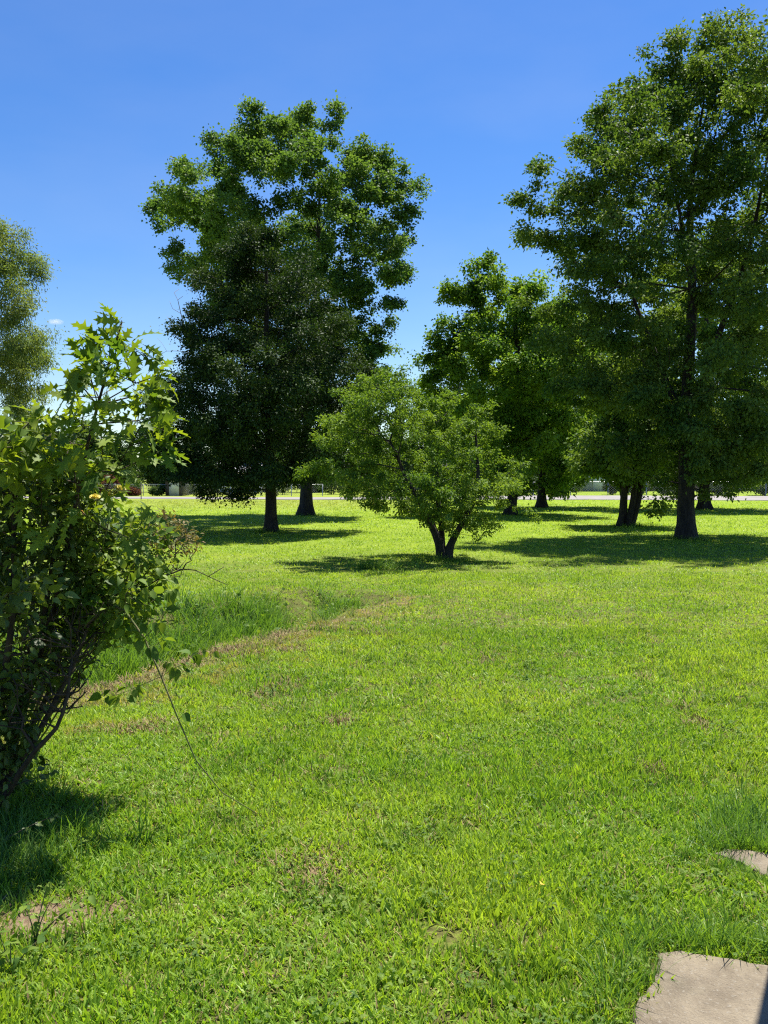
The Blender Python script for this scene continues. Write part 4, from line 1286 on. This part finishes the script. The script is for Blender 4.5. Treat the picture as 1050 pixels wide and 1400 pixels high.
sprig('dark two-rowed leafy sprig reaching right from the foot of the crooked stems', [gpt(-20, 4.35), P_(10, 1078, 4.3), P_(40, 1066, 4.25), P_(72, 1056, 4.2)], OVATE, 0.036, 13, M['hedge'])
sprig('short dark sprig just above the tall grass tuft at the left edge', [gpt(-10, 4.1), P_(20, 1140, 3.9), P_(50, 1125, 3.85), P_(74, 1116, 3.8)], OVATE, 0.034, 11, M['hedge'])
for lab, x0, Yd, tips_ in (('broadleaf weed with oval leaves on the bare soil patch, lower left', 40, 3.22, ((-0.04, 0, .14), (.07, -.03, .17), (.13, .02, .12), (.03, .05, .2), (.18, .05, .15))),
                           ('low broadleaf weed at the left edge below the bare soil patch', 5, 3.0, ((0, 0, .12), (.07, -.03, .1), (-.06, .04, .13), (.1, .04, .12)))):
    wb = gpt(x0, Yd, -0.01)
    root = empty('broadleaf_weed', wb, lab, 'weed')
    mb = MB(); pos = []; d = []
    for t in tips_:
        e = wb + np.array(t)
        c, r = trunk_line(wb, [wb + np.array(t) * [0.4, 0.4, 0.6], e], 0.003, 0.0015, 1, 8, 0.1)
        mb.tube(c, r, 4)
        for i in (3, 5, 7, 7, 7):
            pos.append(c[i]); d.append(rng.normal(0, 1, 3) * [1, 1, 0.3])
    mb.build('stem', M['stem_green'], root, wb)
    pos = np.array(pos)
    v, f = place(OVATE[0], OVATE[1], pos, np.array(d), norm(np.array([0, 0, 1.0]) + rng.normal(0, 0.3, pos.shape)), 0.036 * rng.uniform(0.7, 1.3, len(pos)))
    mesh_np('leaves', v, f, M['heart'], root, wb)

# one yellow fallen leaf on the lawn
fl = gpt(745, 3.52, 0.055)
v, f = place(LANCE[0], LANCE[1], np.zeros((1, 3)), np.array([[-0.1, -0.5, 0.35]]), np.array([[0.2, -0.6, 1.0]]), 0.045, np.array([1.5]))
tag(mesh_np('fallen_leaf', v + fl, f, plain_mat('yellow_leaf', (0.62, 0.42, 0.06), (0.5, 0.32, 0.05), 20, 0.5), origin=fl), 'single yellow fallen leaf lying on the lawn, lower right', 'leaf')

# added post out of view past the right edge, placed to shade the slab corner
pc = np.array([1.69, 3.43, 0])
root = empty('shade_post', pc, 'added post out of view right of the slab, casting the dark shade on its corner', 'post')
m = MB(); m.box((-0.07, -0.07, 0.14), (0.07, 0.07, 2.5)); m.build('shaft', M['trim'], root)
m = MB(); m.box((-0.075, -0.075, 0.0), (0.075, 0.075, 0.14)); m.build('foot', M['trim'], root)

# ------------------------------------------------------------------ grass
def tuft(name, k, R, lmin, lmax, w, lean, mat, seg=3, curve=0.6):
    """A tuft of arching blades (kept out of the scene: only instanced by the grass objects)."""
    V, F4, F3, n = [], [], [], 0
    for _ in range(k):
        a0 = rng.uniform(0, 2 * math.pi)
        r0 = R * math.sqrt(rng.uniform(0, 1))
        p = np.array([r0 * math.cos(a0), r0 * math.sin(a0), -0.006])
        a = a0 + rng.normal(0, 1.1)
        ln, th = rng.uniform(lmin, lmax), abs(rng.normal(0, lean)) + 0.08
        wd = w * rng.uniform(0.65, 1.3)
        side = a + math.pi / 2 + rng.normal(0, 0.7)
        sv = np.array([math.cos(side), math.sin(side), rng.normal(0, 0.2)])
        for i in range(seg + 1):
            f = i / seg
            ww = wd * (0.75 + 0.6 * f * (1 - f)) * (1 - f ** 2.2)
            if i < seg: V += [p - sv * ww / 2, p + sv * ww / 2]
            else: V.append(p)
            t = th + curve * f * lean
            p = p + ln / seg * np.array([math.sin(t) * math.cos(a), math.sin(t) * math.sin(a), math.cos(t)])
        for i in range(seg - 1): F4.append((n + 2 * i, n + 2 * i + 1, n + 2 * i + 3, n + 2 * i + 2))
        F3.append((n + 2 * seg - 2, n + 2 * seg - 1, n + 2 * seg))
        n += 2 * seg + 1
    o = mesh_np(name, V, [np.array(F4), np.array(F3)], mat)
    COL.objects.unlink(o)
    return o


def clover(name, k, R, mat):
    pos, d, up = [], [], []
    for _ in range(k):
        q = np.array([rng.normal(0, R), rng.normal(0, R), rng.uniform(0.02, 0.05)])
        a = rng.uniform(0, 6.28)
        for j in range(3):
            b = a + j * 2.09
            pos.append(q); d.append((math.cos(b), math.sin(b), 0.1)); up.append((rng.normal(0, .2), rng.normal(0, .2), 1))
    v, f = place(HEART[0], HEART[1], np.array(pos), np.array(d), np.array(up), 0.012 * rng.uniform(0.8, 1.3, len(pos)))
    o = mesh_np(name, v, f, mat)
    COL.objects.unlink(o)
    return o


def scatter(name, pts, rot, scl, idx, sources, label=None):
    """One grass object: instances of the tufts on points laid over the ground."""
    me = bpy.data.meshes.new(name)
    me.vertices.add(len(pts))
    me.vertices.foreach_set('co', np.asarray(pts, np.float32).ravel())
    for nm, arr in (('rot', rot), ('scl', scl)):
        at_ = me.attributes.new(nm, 'FLOAT_VECTOR', 'POINT')
        at_.data.foreach_set('vector', np.asarray(arr, np.float32).ravel())
    at_ = me.attributes.new('idx', 'INT', 'POINT')
    at_.data.foreach_set('value', np.asarray(idx, np.int32))
    o = bpy.data.objects.new(name, me)
    COL.objects.link(o)
    ng = bpy.data.node_groups.new(name + '_nodes', 'GeometryNodeTree')
    ng.interface.new_socket('Geometry', in_out='INPUT', socket_type='NodeSocketGeometry')
    ng.interface.new_socket('Geometry', in_out='OUTPUT', socket_type='NodeSocketGeometry')
    gi, go = ng.nodes.new('NodeGroupInput'), ng.nodes.new('NodeGroupOutput')
    ip = ng.nodes.new('GeometryNodeInstanceOnPoints')
    jn = ng.nodes.new('GeometryNodeJoinGeometry')
    for s in reversed(sources):
        oi = ng.nodes.new('GeometryNodeObjectInfo')
        oi.inputs['Object'].default_value = s
        oi.inputs['As Instance'].default_value = True
        ng.links.new(oi.outputs['Geometry'], jn.inputs[0])
    ip.inputs['Pick Instance'].default_value = True
    for nm, typ, sock in (('idx', 'INT', 'Instance Index'), ('rot', 'FLOAT_VECTOR', 'Rotation'), ('scl', 'FLOAT_VECTOR', 'Scale')):
        na = ng.nodes.new('GeometryNodeInputNamedAttribute')
        na.data_type = typ
        na.inputs['Name'].default_value = nm
        ng.links.new(na.outputs['Attribute'], ip.inputs[sock])
    ng.links.new(gi.outputs[0], ip.inputs['Points'])
    ng.links.new(jn.outputs[0], ip.inputs['Instance'])
    ng.links.new(ip.outputs[0], go.inputs[0])
    md = o.modifiers.new('grass', 'NODES')
    md.node_group = ng
    tag(o, label, None, kind='stuff')
    return o


def inside(poly, x, y):
    r = np.zeros(len(x), bool)
    n = len(poly)
    for i in range(n):
        (x0, y0), (x1, y1) = poly[i], poly[(i + 1) % n]
        c = (y0 > y) != (y1 > y)
        r ^= c & (x < (x1 - x0) * (y - y0) / (y1 - y0 + 1e-12) + x0)
    return r


def wedge(y0, y1, dens, k=0.62, m=1.2):
    n = int(dens * (k * (y1 * y1 - y0 * y0) + 2 * m * (y1 - y0)))
    u = rng.uniform(0, 1, n)
    y = np.sqrt(y0 * y0 + u * (y1 * y1 - y0 * y0))
    x = rng.uniform(-1, 1, n) * (k * y + m)
    return x, y


def vnoise(x, y, s, seed=0.0):
    return np.array([noise.noise(Vector((a * s, b * s, seed))) for a, b in zip(x, y)])


TURF = [tuft('turf_tuft', 18, 0.055, 0.025, 0.06, 0.0082, 0.85, M['turf']) for _ in range(5)]  # short mown tufts
TURF += [tuft('turf_tuft', 10, 0.05, 0.03, 0.07, 0.0115, 0.75, M['turf']) for _ in range(3)]
TURF += [tuft('turf_tuft', 22, 0.07, 0.02, 0.06, 0.006, 1.2, M['thatch']), clover('clover_tuft', 9, 0.035, M['heart'])]
FARTURF = [tuft('turf_tuft', 15, 0.10, 0.025, 0.05, 0.012, 0.9, M['turf']) for _ in range(4)]
PX, PR, PS, PI_ = [], [], [], []
for y0, y1, dens, s, far in ((2.2, 4.2, 1300, 0.95, 0), (4.2, 6.5, 900, 1.0, 0), (6.5, 10, 480, 1.1, 0), (10, 16, 160, 1.1, 1), (16, 28, 42, 1.45, 1), (28, 44, 16, 1.9, 1), (44, 70, 6, 2.6, 1)):
    x, y = wedge(y0, y1, dens)
    keep = np.ones(len(x), bool)
    for sl in SLABS:
        keep &= ~inside(np.array(sl), x, y)
    s_, n_ = ditch_sn(x, y)
    lip = (np.exp(-((n_ - 0.10) / 0.29) ** 2)) * np.clip(0.75 + 1.3 * vnoise(x, y, 1.1, 31.0), 0.1, 1) * (s_ > -5) * (s_ < 6.2)
    keep &= rng.uniform(0, 1, len(x)) > 0.85 * lip
    soil = np.exp(-(((x + 1.30) / 0.34) ** 2 + ((y - 3.42) / 0.2) ** 2))
    keep &= rng.uniform(0, 1, len(x)) > 0.95 * soil
    keep &= y + 0.23 * x < 70.6
    if y1 <= 16:
        keep &= vnoise(x, y, 2.3, 4.0) + rng.normal(0, 0.25, len(x)) > -0.55
    x, y = x[keep], y[keep]
    n = len(x)
    PX.append(np.stack([x, y, ground_z(x, y)], 1))
    PR.append(np.stack([rng.normal(0, 0.12, n), rng.normal(0, 0.12, n), rng.uniform(0, 6.28, n)], 1))
    hh = 1 + 0.45 * (vnoise(x, y, 0.9, 9.0) if y1 <= 16 else rng.normal(0, 0.3, n))
    sc = s * rng.uniform(0.75, 1.25, n)
    PS.append(np.stack([sc, sc, np.clip(sc * hh, 0.4, None) * (1 if y1 < 20 else 0.75)], 1))
    if far:
        PI_.append(len(TURF) + rng.integers(0, len(FARTURF), n))
    else:
        q = rng.choice(10, n, p=[.13, .13, .13, .13, .13, .105, .105, .08, .03, .03])
        dryspot = (rng.uniform(0, 1, n) < 0.75 * np.exp(-((n_[keep] + 0.05) / 0.35) ** 2) * (s_[keep] > -5) * (s_[keep] < 6.3)) | ((vnoise(x, y, 1.6, 21.0) > 0.37 + 0.05 * np.abs(n_[keep] + 0.8)) & (rng.uniform(0, 1, n) < 0.5))
        q = np.where(dryspot, 8, q)
        PI_.append(q)
scatter('lawn_grass', np.concatenate(PX), np.concatenate(PR), np.concatenate(PS), np.concatenate(PI_), TURF + FARTURF)

# taller grass: along the ditch, at the foot of the shrubs, round the slabs and tree trunks
TALL = [tuft('tall_tuft', 22, 0.07, 0.10, 0.27, 0.0075, 0.5, M['tall'], 4, 1.3) for _ in range(4)]
tp = []
n = 3600
s_ = rng.uniform(-5.5, 5.8, n)
nn = 0.55 + np.abs(rng.normal(0, 0.6, n)) * (1 - 0.1 * np.clip(s_, 0, 6))
xy = DA + s_[:, None] * DD + nn[:, None] * DN
ok = (vnoise(xy[:, 0], xy[:, 1], 1.4, 2.0) + rng.normal(0, 0.16, n) > -0.12) & (nn < 2.3)
tall_s = [(xy[ok], 1.5 * (1 - 0.25 * smooth(3.5, 5.8, s_[ok])))]


def blob(cx, cy, sx, sy, n, s):
    p = rng.normal(0, 1, (n, 2)) * [sx, sy] + [cx, cy]
    tall_s.append((p, np.full(n, s)))


for _ in range(60):                                  # straggling weeds over the ditch lip and on the lawn beside it
    ls = rng.uniform(-4.5, 5.8); ln = rng.normal(0.1, 0.3)
    q = DA + ls * DD + ln * DN
    blob(q[0], q[1], 0.06, 0.06, 3, rng.uniform(0.3, 0.75))
blob(-1.75, 3.95, 0.22, 0.20, 120, 0.7)
blob(-1.55, 3.75, 0.16, 0.12, 40, 0.5)
blob(-2.3, 4.5, 0.35, 0.4, 140, 0.75)
blob(-0.14, 16.7, 0.22, 0.15, 40, 1.2)
blob(1.75, 4.25, 0.16, 0.14, 70, 0.7)
blob(0.86, 3.05, 0.07, 0.12, 26, 0.62)
blob(1.15, 3.16, 0.12, 0.035, 22, 0.6)
blob(1.42, 3.12, 0.10, 0.05, 22, 0.75)
blob(0.72, 2.75, 0.05, 0.12, 14, 0.6)
blob(1.58, 3.76, 0.06, 0.04, 16, 0.45)
blob(1.62, 4.02, 0.10, 0.04, 30, 0.6)
for bx, by, sx in ((1.23, 18.4, 0.4), (8.57, 25.0, 0.7), (-3.61, 28.1, 0.35), (8.8, 31.6, 0.5), (-3.6, 41, 0.7), (5.97, 41.9, 0.5)):
    blob(bx, by, sx, sx * 0.6, 60, 0.9)
P2 = np.concatenate([a for a, b in tall_s])
S2 = np.concatenate([b for a, b in tall_s]) * rng.uniform(0.4, 1.25, len(P2))
keep = np.ones(len(P2), bool)
for sl in SLABS: keep &= ~inside(np.array(sl), P2[:, 0], P2[:, 1])
P2, S2 = P2[keep], S2[keep]
n = len(P2)
for _ in range(3):                                   # broadleaf weeds among the tall blades
    pos = rng.normal(0, 1, (26, 3)) * [0.07, 0.07, 0] + np.stack([np.zeros(26), np.zeros(26), rng.uniform(0.02, 0.17, 26)], 1)
    v, f = place(OVATE[0], OVATE[1], pos, rng.normal(0, 1, (26, 3)) * [1, 1, 0.4], norm(np.array([0, 0, 1.0]) + rng.normal(0, 0.4, (26, 3))), 0.045 * rng.uniform(0.5, 1.1, 26))
    o = mesh_np('weed_tuft', v, f, M['heart'])
    COL.objects.unlink(o)
    TALL.append(o)
scatter('tall_grass', np.stack([P2[:, 0], P2[:, 1], ground_z(P2[:, 0], P2[:, 1])], 1), np.stack([rng.normal(0, .12, n), rng.normal(0, .12, n), rng.uniform(0, 6.28, n)], 1),
        np.stack([S2, S2, S2 * rng.uniform(0.8, 1.15, n)], 1), np.where(P2[:, 1] < 5, rng.integers(0, 4, n), rng.choice(7, n, p=[.235, .235, .23, .23, .025, .025, .02])), TALL)
